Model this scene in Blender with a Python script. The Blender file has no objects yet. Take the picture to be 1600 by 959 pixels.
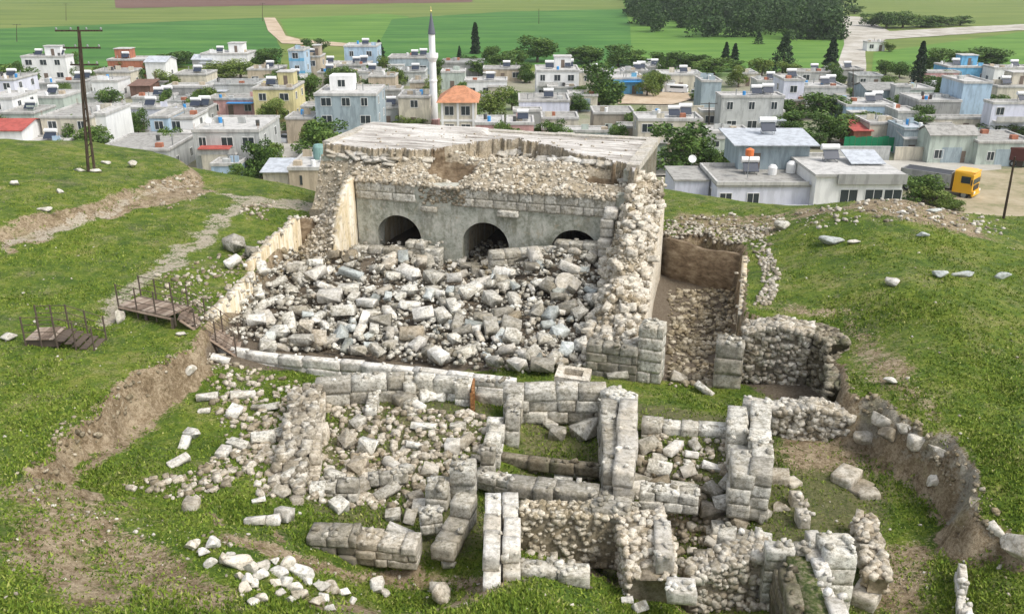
import bpy, bmesh, math, random
import numpy as np
from mathutils import Vector, Matrix
random.seed(7); RNG = np.random.default_rng(11)
R = math.radians
SC = bpy.context.scene
COL = SC.collection
# ---------------------------------------------------------------- camera, sky, sun, exposure
PITCH = R(21.5); FPX = 1400.0; CAMH = 30.0
cam = bpy.data.objects.new('camera', bpy.data.cameras.new('camera')); COL.objects.link(cam)
cam.location = (0, 0, CAMH); cam.rotation_euler = (R(90) - PITCH, 0, 0)
cam.data.sensor_width = 36; cam.data.lens = 36 * FPX / 1600
cam.data.clip_start = 0.5; cam.data.clip_end = 9000
SC.camera = cam
SUN_EL, SUN_AZ = R(54), R(118)      # azimuth measured clockwise from +Y (the view direction)
w = bpy.data.worlds.new('World'); SC.world = w; w.use_nodes = True
nt = w.node_tree; nt.nodes.clear()
sky = nt.nodes.new('ShaderNodeTexSky'); sky.sky_type = 'NISHITA'; sky.sun_disc = False
sky.sun_elevation = SUN_EL; sky.sun_rotation = SUN_AZ; sky.air_density = 1.0; sky.dust_density = 3.0; sky.ozone_density = 1.0
bg = nt.nodes.new('ShaderNodeBackground'); bg.inputs['Strength'].default_value = 0.15
wo = nt.nodes.new('ShaderNodeOutputWorld')
hs = nt.nodes.new('ShaderNodeHueSaturation'); hs.inputs['Saturation'].default_value = 0.4
nt.links.new(sky.outputs[0], hs.inputs['Color']); nt.links.new(hs.outputs[0], bg.inputs[0]); nt.links.new(bg.outputs[0], wo.inputs[0])
sl = bpy.data.lights.new('sun', 'SUN'); sl.energy = 1.25; sl.angle = R(18); sl.color = (1.0, 0.95, 0.87)
so = bpy.data.objects.new('sun', sl); COL.objects.link(so)
sd = Vector((math.sin(SUN_AZ) * math.cos(SUN_EL), math.cos(SUN_AZ) * math.cos(SUN_EL), math.sin(SUN_EL)))
so.rotation_euler = sd.to_track_quat('Z', 'Y').to_euler(); so.location = (40, 40, 90)
SC.view_settings.view_transform = 'Standard'; SC.view_settings.look = 'None'
SC.view_settings.gamma = 1; SC.view_settings.exposure = 0.74; SC.view_settings.use_curve_mapping = False
SC.cycles.max_bounces = 5; SC.cycles.diffuse_bounces = 3

# ---------------------------------------------------------------- projection helpers (survey of the site)
CP, SP = math.cos(PITCH), math.sin(PITCH)
def ray(px, py):
    dx = (px - 800) / FPX; dy = (479.5 - py) / FPX
    return (dx, CP + dy * SP, -SP + dy * CP)
def P(px, py, z):
    d = ray(px, py); t = (z - CAMH) / d[2]
    return Vector((d[0] * t, d[1] * t, z))
def proj(x, y, z):
    zc = y * CP - (z - CAMH) * SP; yc = y * SP + (z - CAMH) * CP
    return (800 + FPX * x / zc, 479.5 - FPX * yc / zc, FPX / zc)

# ---------------------------------------------------------------- numpy noise
def _h(ix, iy, s):
    n = (ix * 374761393 + iy * 668265263 + s * 974634777) & 0xffffffff
    n = ((n ^ (n >> 13)) * 1274126177) & 0xffffffff
    return ((n ^ (n >> 16)) & 0xffff) / 65535.0
def vnoise(x, y, s=0):
    x = np.asarray(x, float); y = np.asarray(y, float)
    ix = np.floor(x).astype(np.int64); iy = np.floor(y).astype(np.int64)
    fx = x - ix; fy = y - iy; fx = fx * fx * (3 - 2 * fx); fy = fy * fy * (3 - 2 * fy)
    a = _h(ix, iy, s); b = _h(ix + 1, iy, s); c = _h(ix, iy + 1, s); d = _h(ix + 1, iy + 1, s)
    return (a + (b - a) * fx) * (1 - fy) + (c + (d - c) * fx) * fy
def fbm(x, y, s=0, o=4):
    t = 0; a = 0.5; k = 1
    for i in range(o):
        t = t + a * (vnoise(x * k, y * k, s + i * 17) * 2 - 1); a *= .5; k *= 2.03
    return t
def sstep(a, b, x):
    t = np.clip((x - a) / (b - a), 0, 1); return t * t * (3 - 2 * t)

# ---------------------------------------------------------------- terrain model
HP = [(0,236,16.6),(100,238,16.1),(200,256,15.5),(290,272,15.1),(400,292,14.7),(500,320,14.2),
(0,300,16.4),(100,290,16.1),(200,290,15.6),(0,355,16.1),(120,335,15.9),
(0,440,15.5),(150,400,15.4),(300,350,15.1),(390,320,14.8),(0,520,15.3),(150,500,15.1),(250,470,15.0),(330,420,14.9),(430,345,14.5),
(0,620,15.2),(100,600,15.1),(230,545,14.9),(0,720,15.3),(0,850,15.6),(0,959,16.0),(150,850,15.3),(150,959,15.8),(300,900,14.8),(300,959,15.3),
(480,905,14.0),(480,959,14.7),(650,905,13.7),(700,959,14.5),(800,930,13.5),(900,959,14.0),(1000,959,13.6),(380,860,14.1),
(1040,306,14.0),(1240,328,14.6),(1400,314,16.2),(1300,345,15.8),(1500,335,15.8),(1600,352,15.2),(1050,345,13.9),(1200,355,14.4),(1180,400,14.5),(1180,490,14.7),
(1250,450,15.1),(1400,450,15.8),(1600,450,15.6),(1320,520,15.0),(1450,550,15.4),(1600,600,15.5),(1340,600,14.9),(1430,660,15.0),(1600,720,15.2),(1540,760,14.9),(1600,830,14.6),(1700,700,15.4),(1800,900,14.6),(-100,700,15.4),(-150,500,15.4),(-100,350,16.2)]
FP = [(200,650,13.3),(150,740,13.7),(300,620,13.1),(400,600,13.0),(250,780,13.8),(400,700,13.0),(400,800,13.3),(480,860,13.4),(340,560,13.2),
(550,650,12.9),(600,760,12.9),(700,700,12.9),(860,690,12.7),(1070,720,12.7),(860,850,12.1),(1090,850,12.6),(1130,930,11.5),(1170,920,11.2),(700,860,13.0),(720,900,13.2),
(550,430,12.9),(700,490,12.7),(850,450,13.0),(450,500,12.7),(750,420,12.3),(620,400,12.6),(880,410,13.4),(500,400,12.8),(650,550,12.5),(850,550,12.5),(1090,455,11.0),(1080,540,11.4),(1080,600,12.1),
(1400,700,13.0),(1450,800,13.0),(1350,900,12.7),(1500,930,13.0),(1230,650,12.6),(1250,780,12.8),(1250,560,12.2),(1580,900,13.4),(1400,990,12.6),(1200,1050,12.6),(1600,1050,13.2),(1000,940,13.0),(900,930,13.1)]
def world_pts(L):
    return np.array([tuple(P(a, b, c)) for a, b, c in L])
def rbf_fit(pts, lam):
    n = len(pts); d = np.hypot(pts[:, None, 0] - pts[None, :, 0], pts[:, None, 1] - pts[None, :, 1])
    K = np.sqrt(d * d + 4.0) * -1.0; K += np.eye(n) * lam      # multiquadric
    A = np.zeros((n + 1, n + 1)); A[:n, :n] = K; A[:n, n] = 1; A[n, :n] = 1
    s = np.linalg.solve(A, np.append(pts[:, 2], 0))
    return pts, s
def rbf_eval(m, x, y):
    pts, s = m; out = np.full(x.shape, s[-1])
    for p, c in zip(pts, s[:-1]):
        out -= c * np.sqrt((x - p[0]) ** 2 + (y - p[1]) ** 2 + 4.0)
    return out
HM = rbf_fit(world_pts(HP), -0.6); FM = rbf_fit(world_pts(FP), -0.6)
def poly_sd(x, y, poly):
    """signed distance (inside > 0) and the index of the nearest edge"""
    best = np.full(x.shape, 1e9); idx = np.zeros(x.shape, int); ins = np.zeros(x.shape, bool); n = len(poly)
    for i in range(n):
        ax, ay = poly[i][0], poly[i][1]; bx, by = poly[(i + 1) % n][0], poly[(i + 1) % n][1]
        ex, ey = bx - ax, by - ay; L = ex * ex + ey * ey + 1e-9
        t = np.clip(((x - ax) * ex + (y - ay) * ey) / L, 0, 1)
        d = np.hypot(x - ax - t * ex, y - ay - t * ey)
        m = d < best; best = np.where(m, d, best); idx = np.where(m, i, idx)
        c = ((ay > y) != (by > y)) & (x < (bx - ax) * (y - ay) / ((by - ay) if abs(by - ay) > 1e-9 else 1e-9) + ax)
        ins ^= c
    return np.where(ins, best, -best), idx
# rim of the excavation: (px, py, z of rim, width of the slope inside the rim)
RIM = [(22,742,15.3,.6),(55,700,15.3,.6),(95,655,15.3,.6),(135,635,15.2,.6),(165,600,15.1,.6),(215,565,15.1,.6),(262,545,15.0,.6),(300,532,14.8,.3),
(395,422,14.8,.3),(465,338,14.8,.3),(500,334,14.6,.4),('w',-12.2,56.5,.3),('w',-7.35,62.9,.3),('w',8.9,58.2,.3),('w',9.6,53.6,.5),(1100,352,14.1,.7),(1165,372,14.3,.5),(1162,440,14.4,.3),(1160,488,14.6,.6),
(1215,498,14.8,.7),(1285,505,14.9,.6),(1318,530,14.9,.5),(1318,598,14.9,.8),(1372,618,14.9,.8),(1425,650,15.0,.8),(1490,690,15.0,.8),(1530,735,14.9,.8),(1532,790,14.8,.9),(1600,828,14.6,1.0),(1800,880,14.5,2.5),
(1800,1100,13.6,2.5),(1300,1100,13.2,2.5),(1060,1000,13.3,1.5),(1030,925,13.3,1.2),(900,905,13.3,1.5),(780,890,13.3,1.5),(660,862,13.3,1.0),(490,865,13.4,1.0),(330,845,14.0,3.5),(180,820,14.9,3.5),(90,782,15.1,2.5)]
RIMW = [Vector((b, c, 14)) if a == 'w' else P(a, b, c) for a, b, c, d in RIM]; RIMD = np.array([d for *_, d in RIM])
STEP = [(-300,420,16),(0,385,15.8),(60,362,15.8),(150,345,15.7),(230,308,15.5),(300,282,15.2),(330,280,15.0),(300,250,15.2),(0,150,15.5),(-300,150,15.5)]
STEPW = [P(a, b, c) for a, b, c in STEP]
CREST = np.array([tuple(P(*c))[:2] for c in [(-400,240,16.6),(0,236,16.6),(100,238,16.1),(200,256,15.5),(290,272,15.1),(400,292,14.7),(500,320,14.2)]] + [(0, 67)] +
                 [tuple(P(*c))[:2] for c in [(1040,306,14.0),(1240,328,14.6),(1400,314,16.2),(1500,335,15.8),(1600,352,15.2),(2000,352,15.0)]])
def terrain_z(x, y):
    H = np.clip(rbf_eval(HM, x, y), 11.5, 17.4); F = np.clip(rbf_eval(FM, x, y), 11.3, 14.3)
    sd_, _ = poly_sd(x + .25 * fbm(x * .9, y * .9, 5), y + .25 * fbm(x * .9, y * .9, 9), STEPW)
    H = H + 0.75 * sstep(-.1, 1.5, sd_) - 0.2
    H = H + 0.13 * fbm(x * .35, y * .35, 1, 4) + .035 * fbm(x * 2.1, y * 2.1, 3, 3)
    F = F + 0.14 * fbm(x * .6, y * .6, 2, 4)
    q = .55 * fbm(x * .8, y * .8, 21, 4) + .26 * fbm(x * 2.2, y * 2.2, 27, 3)
    sd_, ix = poly_sd(x, y, RIMW); wd = RIMD[ix]
    soft = wd > 0.45
    sd_ = sd_ + np.where(soft, q, 0)
    m = sstep(0, 1, sd_ / wd)
    z = H * (1 - m) + F * m
    cy = np.interp(x, CREST[:, 0], CREST[:, 1])
    fall = sstep(0, 34, y - cy - 1.0)
    side = sstep(70, 110, np.abs(x))
    zz = z * (1 - fall) * (1 - side)
    zz = np.where(y < 8, zz * sstep(-60, 8, y), zz)
    return zz, m, sd_
# sampled grid used for placing things on the ground
GX0, GX1, GY0, GY1, GS = -60.0, 60.0, 6.0, 110.0, 0.2
_gx = np.arange(GX0, GX1 + GS, GS); _gy = np.arange(GY0, GY1 + GS, GS)
_X, _Y = np.meshgrid(_gx, _gy)
GZ, GM, GD = terrain_z(_X, _Y)
def gz(x, y):
    fx = (x - GX0) / GS; fy = (y - GY0) / GS
    if fx < 0 or fy < 0 or fx >= len(_gx) - 1 or fy >= len(_gy) - 1:
        return 0.0
    i = int(fx); j = int(fy); fx -= i; fy -= j
    return float((GZ[j, i] * (1 - fx) + GZ[j, i + 1] * fx) * (1 - fy) + (GZ[j + 1, i] * (1 - fx) + GZ[j + 1, i + 1] * fx) * fy)
def gza(x, y):
    fx = np.clip((x - GX0) / GS, 0, len(_gx) - 1.001); fy = np.clip((y - GY0) / GS, 0, len(_gy) - 1.001)
    i = fx.astype(int); j = fy.astype(int); fx = fx - i; fy = fy - j
    return (GZ[j, i] * (1 - fx) + GZ[j, i + 1] * fx) * (1 - fy) + (GZ[j + 1, i] * (1 - fx) + GZ[j + 1, i + 1] * fx) * fy
def hit(px, py):
    """the ground point seen at that pixel of the survey photograph"""
    d = ray(px, py); t = 12.0
    while t < 400:
        x, y, z = d[0] * t, d[1] * t, CAMH + d[2] * t
        g = gz(x, y)
        if z <= g or z <= 0:
            return Vector((x, y, g))
        t += 0.1
    return P(px, py, 0)

# ---------------------------------------------------------------- object helpers
def tag(o, label=None, cat=None, group=None, kind=None):
    if label: o['label'] = label
    if cat: o['category'] = cat
    if group: o['group'] = group
    if kind: o['kind'] = kind
    return o
def empty(name, loc=(0, 0, 0), rz=0.0, label=None, cat=None, group=None):
    o = bpy.data.objects.new(name, None); COL.objects.link(o); o.location = loc; o.rotation_euler = (0, 0, rz)
    o.empty_display_size = .3
    return tag(o, label, cat, group)
def link_mesh(name, me, mat, parent=None):
    o = bpy.data.objects.new(name, me); COL.objects.link(o)
    if mat is not None:
        me.materials.clear()
        for m_ in (mat if isinstance(mat, (list, tuple)) else [mat]): me.materials.append(m_)
    if parent: o.parent = parent
    return o
class MB:
    """collects shapes, then links them as one mesh object"""
    def __init__(s): s.v = []; s.f = []; s.c = []; s.m = []
    def add(s, v, f, tint=.5, mi=0):
        n = len(s.v); s.v += [tuple(p) for p in v]; s.f += [tuple(i + n for i in q) for q in f]
        s.c += [tint] * len(v); s.m += [mi] * len(f)
    def box(s, x0, x1, y0, y1, z0, z1, tint=.5, mi=0):
        v = [(x0,y0,z0),(x1,y0,z0),(x1,y1,z0),(x0,y1,z0),(x0,y0,z1),(x1,y0,z1),(x1,y1,z1),(x0,y1,z1)]
        s.add(v, [(0,3,2,1),(4,5,6,7),(0,1,5,4),(1,2,6,5),(2,3,7,6),(3,0,4,7)], tint, mi)
    def obox(s, c, sx, sy, sz, rz=0, tint=.5, mi=0, tilt=0):
        M = Matrix.Translation(c) @ Matrix.Rotation(rz, 4, 'Z') @ Matrix.Rotation(tilt, 4, 'X')
        v = [M @ Vector((a * sx / 2, b * sy / 2, e * sz / 2)) for e in (-1, 1) for a, b in ((-1,-1),(1,-1),(1,1),(-1,1))]
        s.add(v, [(0,3,2,1),(4,5,6,7),(0,1,5,4),(1,2,6,5),(2,3,7,6),(3,0,4,7)], tint, mi)
    def tube(s, pts, r, n=6, tint=.5, r2=None, mi=0):
        pts = [Vector(p) for p in pts]; k = len(pts); v = []; f = []
        for i, p in enumerate(pts):
            d = (pts[min(i + 1, k - 1)] - pts[max(i - 1, 0)]).normalized()
            a = d.cross(Vector((0, 0, 1)));
            if a.length < 1e-3: a = Vector((1, 0, 0))
            a.normalize(); b = d.cross(a); rr = r if r2 is None else r + (r2 - r) * i / (k - 1)
            v += [p + a * rr * math.cos(2 * math.pi * j / n) + b * rr * math.sin(2 * math.pi * j / n) for j in range(n)]
        for i in range(k - 1):
            for j in range(n):
                f.append((i*n + j, i*n + (j+1) % n, (i+1)*n + (j+1) % n, (i+1)*n + j))
        f.append(tuple(range(n))[::-1]); f.append(tuple(range((k-1)*n, k*n)))
        s.add(v, f, tint, mi)
    def lathe(s, prof, n=24, cx=0, cy=0, tint=.5, mi=0):
        v = []; f = []
        for r, z in prof: v += [(cx + r * math.cos(2*math.pi*j/n), cy + r * math.sin(2*math.pi*j/n), z) for j in range(n)]
        for i in range(len(prof) - 1):
            for j in range(n): f.append((i*n + j, i*n + (j+1) % n, (i+1)*n + (j+1) % n, (i+1)*n + j))
        f.append(tuple(range(n))[::-1]); f.append(tuple(range((len(prof)-1)*n, len(prof)*n)))
        s.add(v, f, tint, mi)
    def mesh(s, name, smooth=False):
        me = bpy.data.meshes.new(name); me.from_pydata(s.v, [], s.f); me.update()
        a = me.attributes.new('tint', 'FLOAT', 'POINT'); a.data.foreach_set('value', np.array(s.c, dtype=np.float32))
        if any(s.m): me.polygons.foreach_set('material_index', np.array(s.m, dtype=np.int32))
        if smooth: me.polygons.foreach_set('use_smooth', np.ones(len(me.polygons), dtype=bool))
        return me
    def build(s, name, mat, parent=None, smooth=False):
        return link_mesh(name, s.mesh(name, smooth), mat, parent)
def mesh_np(name, V, F, tint=None, cols=None, smooth=False):
    """V (n,3), F (m,3 or 4) arrays"""
    me = bpy.data.meshes.new(name); k = F.shape[1]
    me.vertices.add(len(V)); me.vertices.foreach_set('co', np.ascontiguousarray(V, dtype=np.float32).ravel())
    me.loops.add(F.size); me.loops.foreach_set('vertex_index', np.ascontiguousarray(F, dtype=np.int32).ravel())
    me.polygons.add(len(F)); me.polygons.foreach_set('loop_start', np.arange(0, F.size, k, dtype=np.int32))
    me.update(calc_edges=True)
    if smooth: me.polygons.foreach_set('use_smooth', np.ones(len(F), dtype=bool))
    if tint is not None:
        a = me.attributes.new('tint', 'FLOAT', 'POINT'); a.data.foreach_set('value', np.asarray(tint, dtype=np.float32))
    for nme, c in (cols or {}).items():
        a = me.attributes.new(nme, 'FLOAT', 'POINT'); a.data.foreach_set('value', np.asarray(c, dtype=np.float32).ravel())
    me.validate()
    return me

# ---------------------------------------------------------------- materials
class NT:
    def __init__(s, name):
        s.m = bpy.data.materials.new(name); s.m.use_nodes = True; s.t = s.m.node_tree; s.t.nodes.clear()
        s.out = s.t.nodes.new('ShaderNodeOutputMaterial'); s.b = s.t.nodes.new('ShaderNodeBsdfPrincipled')
        s.t.links.new(s.b.outputs[0], s.out.inputs[0]); s.b.inputs['Roughness'].default_value = .9
        s.b.inputs['Specular IOR Level'].default_value = .25
    def n(s, t, **k):
        o = s.t.nodes.new(t)
        for a, b in k.items(): setattr(o, a, b)
        return o
    def l(s, a, b): s.t.links.new(a, b)
    def noise(s, scale, detail=4, rough=.6, vec=None, w=0):
        o = s.n('ShaderNodeTexNoise'); o.inputs['Scale'].default_value = scale; o.inputs['Detail'].default_value = detail; o.inputs['Roughness'].default_value = rough
        if vec is not None: s.l(vec, o.inputs['Vector'])
        return o.outputs[0]
    def coord(s, which='Object', scale=None):
        o = s.n('ShaderNodeTexCoord').outputs[which]
        if scale:
            m = s.n('ShaderNodeMapping'); m.inputs['Scale'].default_value = scale; s.l(o, m.inputs['Vector']); return m.outputs[0]
        return o
    def pos(s, scale=None):
        o = s.n('ShaderNodeNewGeometry').outputs['Position']
        if scale:
            m = s.n('ShaderNodeMapping'); m.inputs['Scale'].default_value = scale; s.l(o, m.inputs['Vector']); return m.outputs[0]
        return o
    def attr(s, name): o = s.n('ShaderNodeAttribute'); o.attribute_name = name; return o.outputs['Fac']
    def ramp(s, fac, stops):
        o = s.n('ShaderNodeValToRGB'); e = o.color_ramp.elements
        while len(e) < len(stops): e.new(.5)
        for el, (p, c) in zip(e, stops):
            el.position = p; el.color = (c, c, c, 1) if isinstance(c, (int, float)) else (*c, 1)
        s.l(fac, o.inputs[0]); return o.outputs[0]
    def mix(s, fac, a, b, mode='MIX'):
        o = s.n('ShaderNodeMix', data_type='RGBA', blend_type=mode)
        for i, v in ((0, fac), (6, a), (7, b)):
            if isinstance(v, (int, float)): o.inputs[i].default_value = v
            elif isinstance(v, tuple): o.inputs[i].default_value = (*v, 1)
            else: s.l(v, o.inputs[i])
        return o.outputs[2]
    def math(s, op, a, b=None, clamp=False):
        o = s.n('ShaderNodeMath', operation=op, use_clamp=clamp)
        for i, v in ((0, a), (1, b)):
            if v is None: continue
            if isinstance(v, (int, float)): o.inputs[i].default_value = v
            else: s.l(v, o.inputs[i])
        return o.outputs[0]
    def bump(s, h, dist, strength=.6):
        o = s.n('ShaderNodeBump'); o.inputs['Distance'].default_value = dist; o.inputs['Strength'].default_value = strength
        s.l(h, o.inputs['Height']); s.l(o.outputs[0], s.b.inputs['Normal'])
    def base(s, c):
        if isinstance(c, tuple): s.b.inputs['Base Color'].default_value = (*c, 1)
        else: s.l(c, s.b.inputs['Base Color'])

def stone_mat(name, dark, mid, light, lichen=.35, scale=1.0, bumpd=.03, moss=None):
    t = NT(name); p = t.pos()
    r = t.n('ShaderNodeObjectInfo').outputs['Random']
    tint = t.math('ADD', t.math('MULTIPLY', r, .25), t.math('MULTIPLY', t.attr('tint'), .62))
    n1 = t.noise(2.3 * scale, 5, .7, p); n2 = t.noise(8 * scale, 5, .75, p); n3 = t.noise(30 * scale, 4, .75, p)
    v = t.math('ADD', t.math('ADD', t.math('MULTIPLY', n1, .55), t.math('MULTIPLY', n2, .4)), t.math('SUBTRACT', tint, .42))
    c = t.ramp(v, [(.22, dark), (.46, mid), (.74, light)])
    hue = t.ramp(t.noise(.9, 4, .6, p), [(.38, 1.0), (.55, 0.0)])
    c = t.mix(t.math('MULTIPLY', hue, .22), c, tuple(a * b_ for a, b_ in zip(mid, (1.15, .98, .68))))
    grime = t.ramp(t.math('ADD', t.math('MULTIPLY', n2, .6), t.math('MULTIPLY', t.noise(3.1 * scale, 4, .7, p), .4)), [(.42, 1.0), (.53, 0.0)])
    c = t.mix(t.math('MULTIPLY', grime, lichen), c, tuple(a * b_ for a, b_ in zip(mid, (.34, .33, .26))))
    spots = t.ramp(n3, [(.56, 0.0), (.64, 1.0)])
    c = t.mix(t.math('MULTIPLY', spots, lichen * .8), c, tuple(x * .32 for x in mid))
    if moss:
        ms = t.ramp(t.noise(.9, 4, .6, p), [(.52, 0.0), (.66, 1.0)]); c = t.mix(t.math('MULTIPLY', ms, .55), c, moss)
    t.base(c); t.bump(t.math('ADD', n2, t.math('MULTIPLY', n3, .6)), bumpd * .8, .8)
    return t.m
M = {}
M['block'] = stone_mat('limestone_block', (.17,.155,.125), (.42,.395,.335), (.78,.76,.68), .68)
M['rubble'] = stone_mat('field_stone', (.13,.11,.08), (.38,.34,.27), (.72,.68,.59), .5)
M['warm'] = stone_mat('warm_limestone', (.18,.15,.10), (.43,.375,.29), (.70,.65,.55), .6)
M['core'] = stone_mat('rubble_core', (.11,.09,.055), (.36,.31,.22), (.70,.64,.52), .55)
M['bright'] = stone_mat('pale_limestone', (.30,.275,.23), (.52,.49,.43), (.76,.74,.68), .5)
M['dark'] = stone_mat('damp_and_shaded_stone', (.05,.045,.03), (.17,.145,.10), (.38,.34,.26), .55, moss=(.06,.075,.02))  # damp mossy stone, also used to colour in shade at the pit bottom
# ---------------------------------------------------------------- ground sheet
def growth(a, b, step, far, k=1.16):
    L = [b]; s = step
    while L[-1] < far: s *= k; L.append(L[-1] + s)
    return L[1:]
gx = np.concatenate([-np.array(growth(0, 42, .2, 2600))[::-1], np.arange(-42, 42.01, .2), np.array(growth(0, 42, .2, 2600))])
gy = np.concatenate([np.array([-400, -200, -80, -30, -10, 0, 5]), np.arange(9, 78.01, .2), np.array(growth(0, 78, .2, 6500, 1.12))])
X, Y = np.meshgrid(gx, gy)
Z, MM, DD = terrain_z(X, Y)
# land cover (real surface cover, in world space)
def polymask(pix, soft=.4, zz=None, nz=.6):
    poly = [hit(a, b) for a, b in pix]
    sx = X + nz * fbm(X * .8, Y * .8, 31); sy = Y + nz * fbm(X * .8, Y * .8, 37)
    s_, _ = poly_sd(sx, sy, poly); return sstep(-soft, soft, s_)
zx = np.gradient(Z, axis=1) / np.gradient(X, axis=1); zy = np.gradient(Z, axis=0) / np.gradient(Y, axis=0)
slope = np.hypot(zx, zy)
near = (Y < 90) & (np.abs(X) < 60) & (Z > 3)
soil = sstep(.45, .95, slope) * near
soil = np.maximum(soil, polymask([(330,835),(480,872),(640,868),(790,895),(800,915),(700,905),(560,905),(430,880),(340,860)], .5))
soil = np.maximum(soil, .8 * polymask([(40,800),(120,830),(190,880),(220,959),(90,959),(60,900),(0,870),(0,800)], .8))
soil = np.maximum(soil, .75 * polymask([(0,760),(60,745),(150,790),(270,860),(350,920),(420,959),(240,959),(150,870),(60,830)], .9))
soil = np.maximum(soil, .8 * polymask([(0,368),(60,345),(150,325),(240,285),(310,272),(335,300),(250,322),(170,340),(60,378),(0,402)], .35, nz=.9))
soil = np.maximum(soil, .9 * polymask([(170,640),(290,560),(330,560),(250,660),(150,730),(100,745)], .5))
soil = np.maximum(soil, .7 * polymask([(1400,310),(1520,345),(1560,380),(1400,345),(1230,345),(1240,325),(1330,320)], .8))
soil = np.maximum(soil, .6 * polymask([(1160,490),(1320,500),(1340,600),(1400,620),(1520,720),(1420,560),(1330,480),(1230,470)], .8))
soil = np.maximum(soil, .75 * polymask([(1205,640),(1340,640),(1420,690),(1300,740),(1210,720)], .5))
soil = np.maximum(soil, .7 * polymask([(1350,860),(1460,830),(1450,959),(1340,959)], .6))
soil = np.maximum(soil, .6 * polymask([(1060,330),(1240,330),(1220,365),(1050,350)], .5))
# worn path running down the left slope
path = polymask([(330,300),(500,318),(500,330),(390,322),(330,380),(270,420),(225,450),(200,500),(160,520),(135,515),(150,480),(215,430),(290,375),(355,330),(365,310)], .35, nz=.9)
path = np.maximum(path, polymask([(0,395),(0,380),(60,362),(150,335),(250,290),(300,278),(305,284),(240,305),(150,348),(90,368)], .25))
inpit = MM * near
wet = np.maximum(polymask([(500,600),(770,600),(760,900),(470,800)], .6), polymask([(820,600),(1340,600),(1420,700),(1340,959),(1040,959),(800,780)], .6)) * inpit
hallm = polymask([(300,530),(395,420),(465,335),(1000,290),(1170,370),(1165,500),(1320,500),(1320,610),(1165,600),(920,580)], .4, nz=.3) * inpit
rockm = polymask([(1330,590),(1400,620),(1520,690),(1600,810),(1600,870),(1520,830),(1480,740),(1400,700),(1330,660)], .4) * np.clip(soil * 1.4, 0, 1)
cols = dict(rock=rockm, soil=np.clip(soil, 0, 1), path=path, wet=wet, hall=hallm, fields=sstep(120, 160, Y) * 1.0, town=(sstep(0, 4, 3 - Z)))
idx = np.arange(X.size).reshape(X.shape)
F = np.stack([idx[:-1, :-1], idx[:-1, 1:], idx[1:, 1:], idx[1:, :-1]], -1).reshape(-1, 4)
me = mesh_np('ground', np.stack([X, Y, Z], -1).reshape(-1, 3), F, cols=cols, smooth=True)
t = NT('grass_and_soil'); p = t.pos()
n_s = t.noise(.35, 5, .6, p); n_m = t.noise(1.6, 5, .65, p); n_f = t.noise(9, 4, .7, p); n_x = t.noise(32, 3, .7, p)
fine = t.math('ADD', t.math('MULTIPLY', n_f, .6), t.math('MULTIPLY', n_x, .4))
g1 = t.ramp(t.math('ADD', t.math('MULTIPLY', n_m, .6), t.math('MULTIPLY', n_s, .4)), [(.34, (.042,.085,.009)), (.46, (.105,.168,.014)), (.56, (.19,.24,.026)), (.67, (.30,.29,.07))])
grass = t.mix(t.ramp(fine, [(.35, .75), (.6, 0.0)]), g1, (.022,.048,.008))
stk = t.noise(1.0, 5, .75, t.pos((1.5, 1.5, 1.0)))
dry = t.ramp(t.math('ADD', t.math('MULTIPLY', fine, .55), t.math('MULTIPLY', stk, .45)), [(.36, (.06,.038,.02)), (.47, (.21,.155,.09)), (.58, (.42,.34,.23))])
rck = t.ramp(t.math('ADD', t.math('MULTIPLY', fine, .5), t.math('MULTIPLY', n_m, .5)), [(.38, (.075,.07,.055)), (.5, (.24,.23,.19)), (.6, (.38,.36,.29))])
pale = t.ramp(fine, [(.3, (.20,.17,.12)), (.5, (.38,.33,.25)), (.68, (.55,.50,.41))])
patch = t.ramp(t.math('ADD', t.math('MULTIPLY', t.noise(.55, 6, .7, p), .6), t.math('MULTIPLY', n_f, .4)), [(.51, 0.0), (.61, .8)])
c = t.mix(patch, grass, t.mix(.5, dry, grass))
brk = t.math('SUBTRACT', t.math('ADD', n_m, n_f), 1.0)
def soft(a, amp=1.2, lo=.35, hi=.62):
    return t.ramp(t.math('ADD', t.attr(a), t.math('MULTIPLY', brk, amp)), [(lo, 0.0), (hi, 1.0)])
c = t.mix(t.math('MULTIPLY', soft('wet', 1.3, .5, .9), .75), c, t.ramp(fine, [(.3, (.05,.045,.02)), (.5, (.13,.115,.06)), (.7, (.24,.23,.13))]))
c = t.mix(soft('soil'), c, dry)
c = t.mix(t.math('MULTIPLY', soft('rock', 1.6, .5, .9), .7), c, rck)
c = t.mix(soft('path', 2.6, .62, 1.0), c, pale)
c = t.mix(t.math('MULTIPLY', t.ramp(t.noise(.7, 5, .7, p), [(.55, 0.0), (.66, 1.0)]), .4), c, t.ramp(fine, [(.3, (.12,.10,.04)), (.6, (.33,.30,.14))]))
c = t.mix(soft('hall', .4), c, t.ramp(fine, [(.3, (.06,.045,.03)), (.5, (.15,.12,.085)), (.7, (.28,.24,.18))]))
c = t.mix(t.attr('town'), c, t.ramp(t.noise(.12, 5, .6, p), [(.35, (.20,.19,.10)), (.5, (.33,.30,.23)), (.65, (.10,.15,.04))]))
c = t.mix(t.attr('fields'), c, t.ramp(t.noise(.03, 5, .6, p), [(.3, (.09,.17,.035)), (.5, (.30,.28,.21)), (.7, (.14,.2,.05))]))
t.base(c); t.bump(t.math('ADD', t.math('ADD', n_f, t.math('MULTIPLY', n_x, .6)), t.math('MULTIPLY', stk, 1.0)), .10, .8)
go = link_mesh('ground', me, t.m); tag(go, kind='structure')
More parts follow.
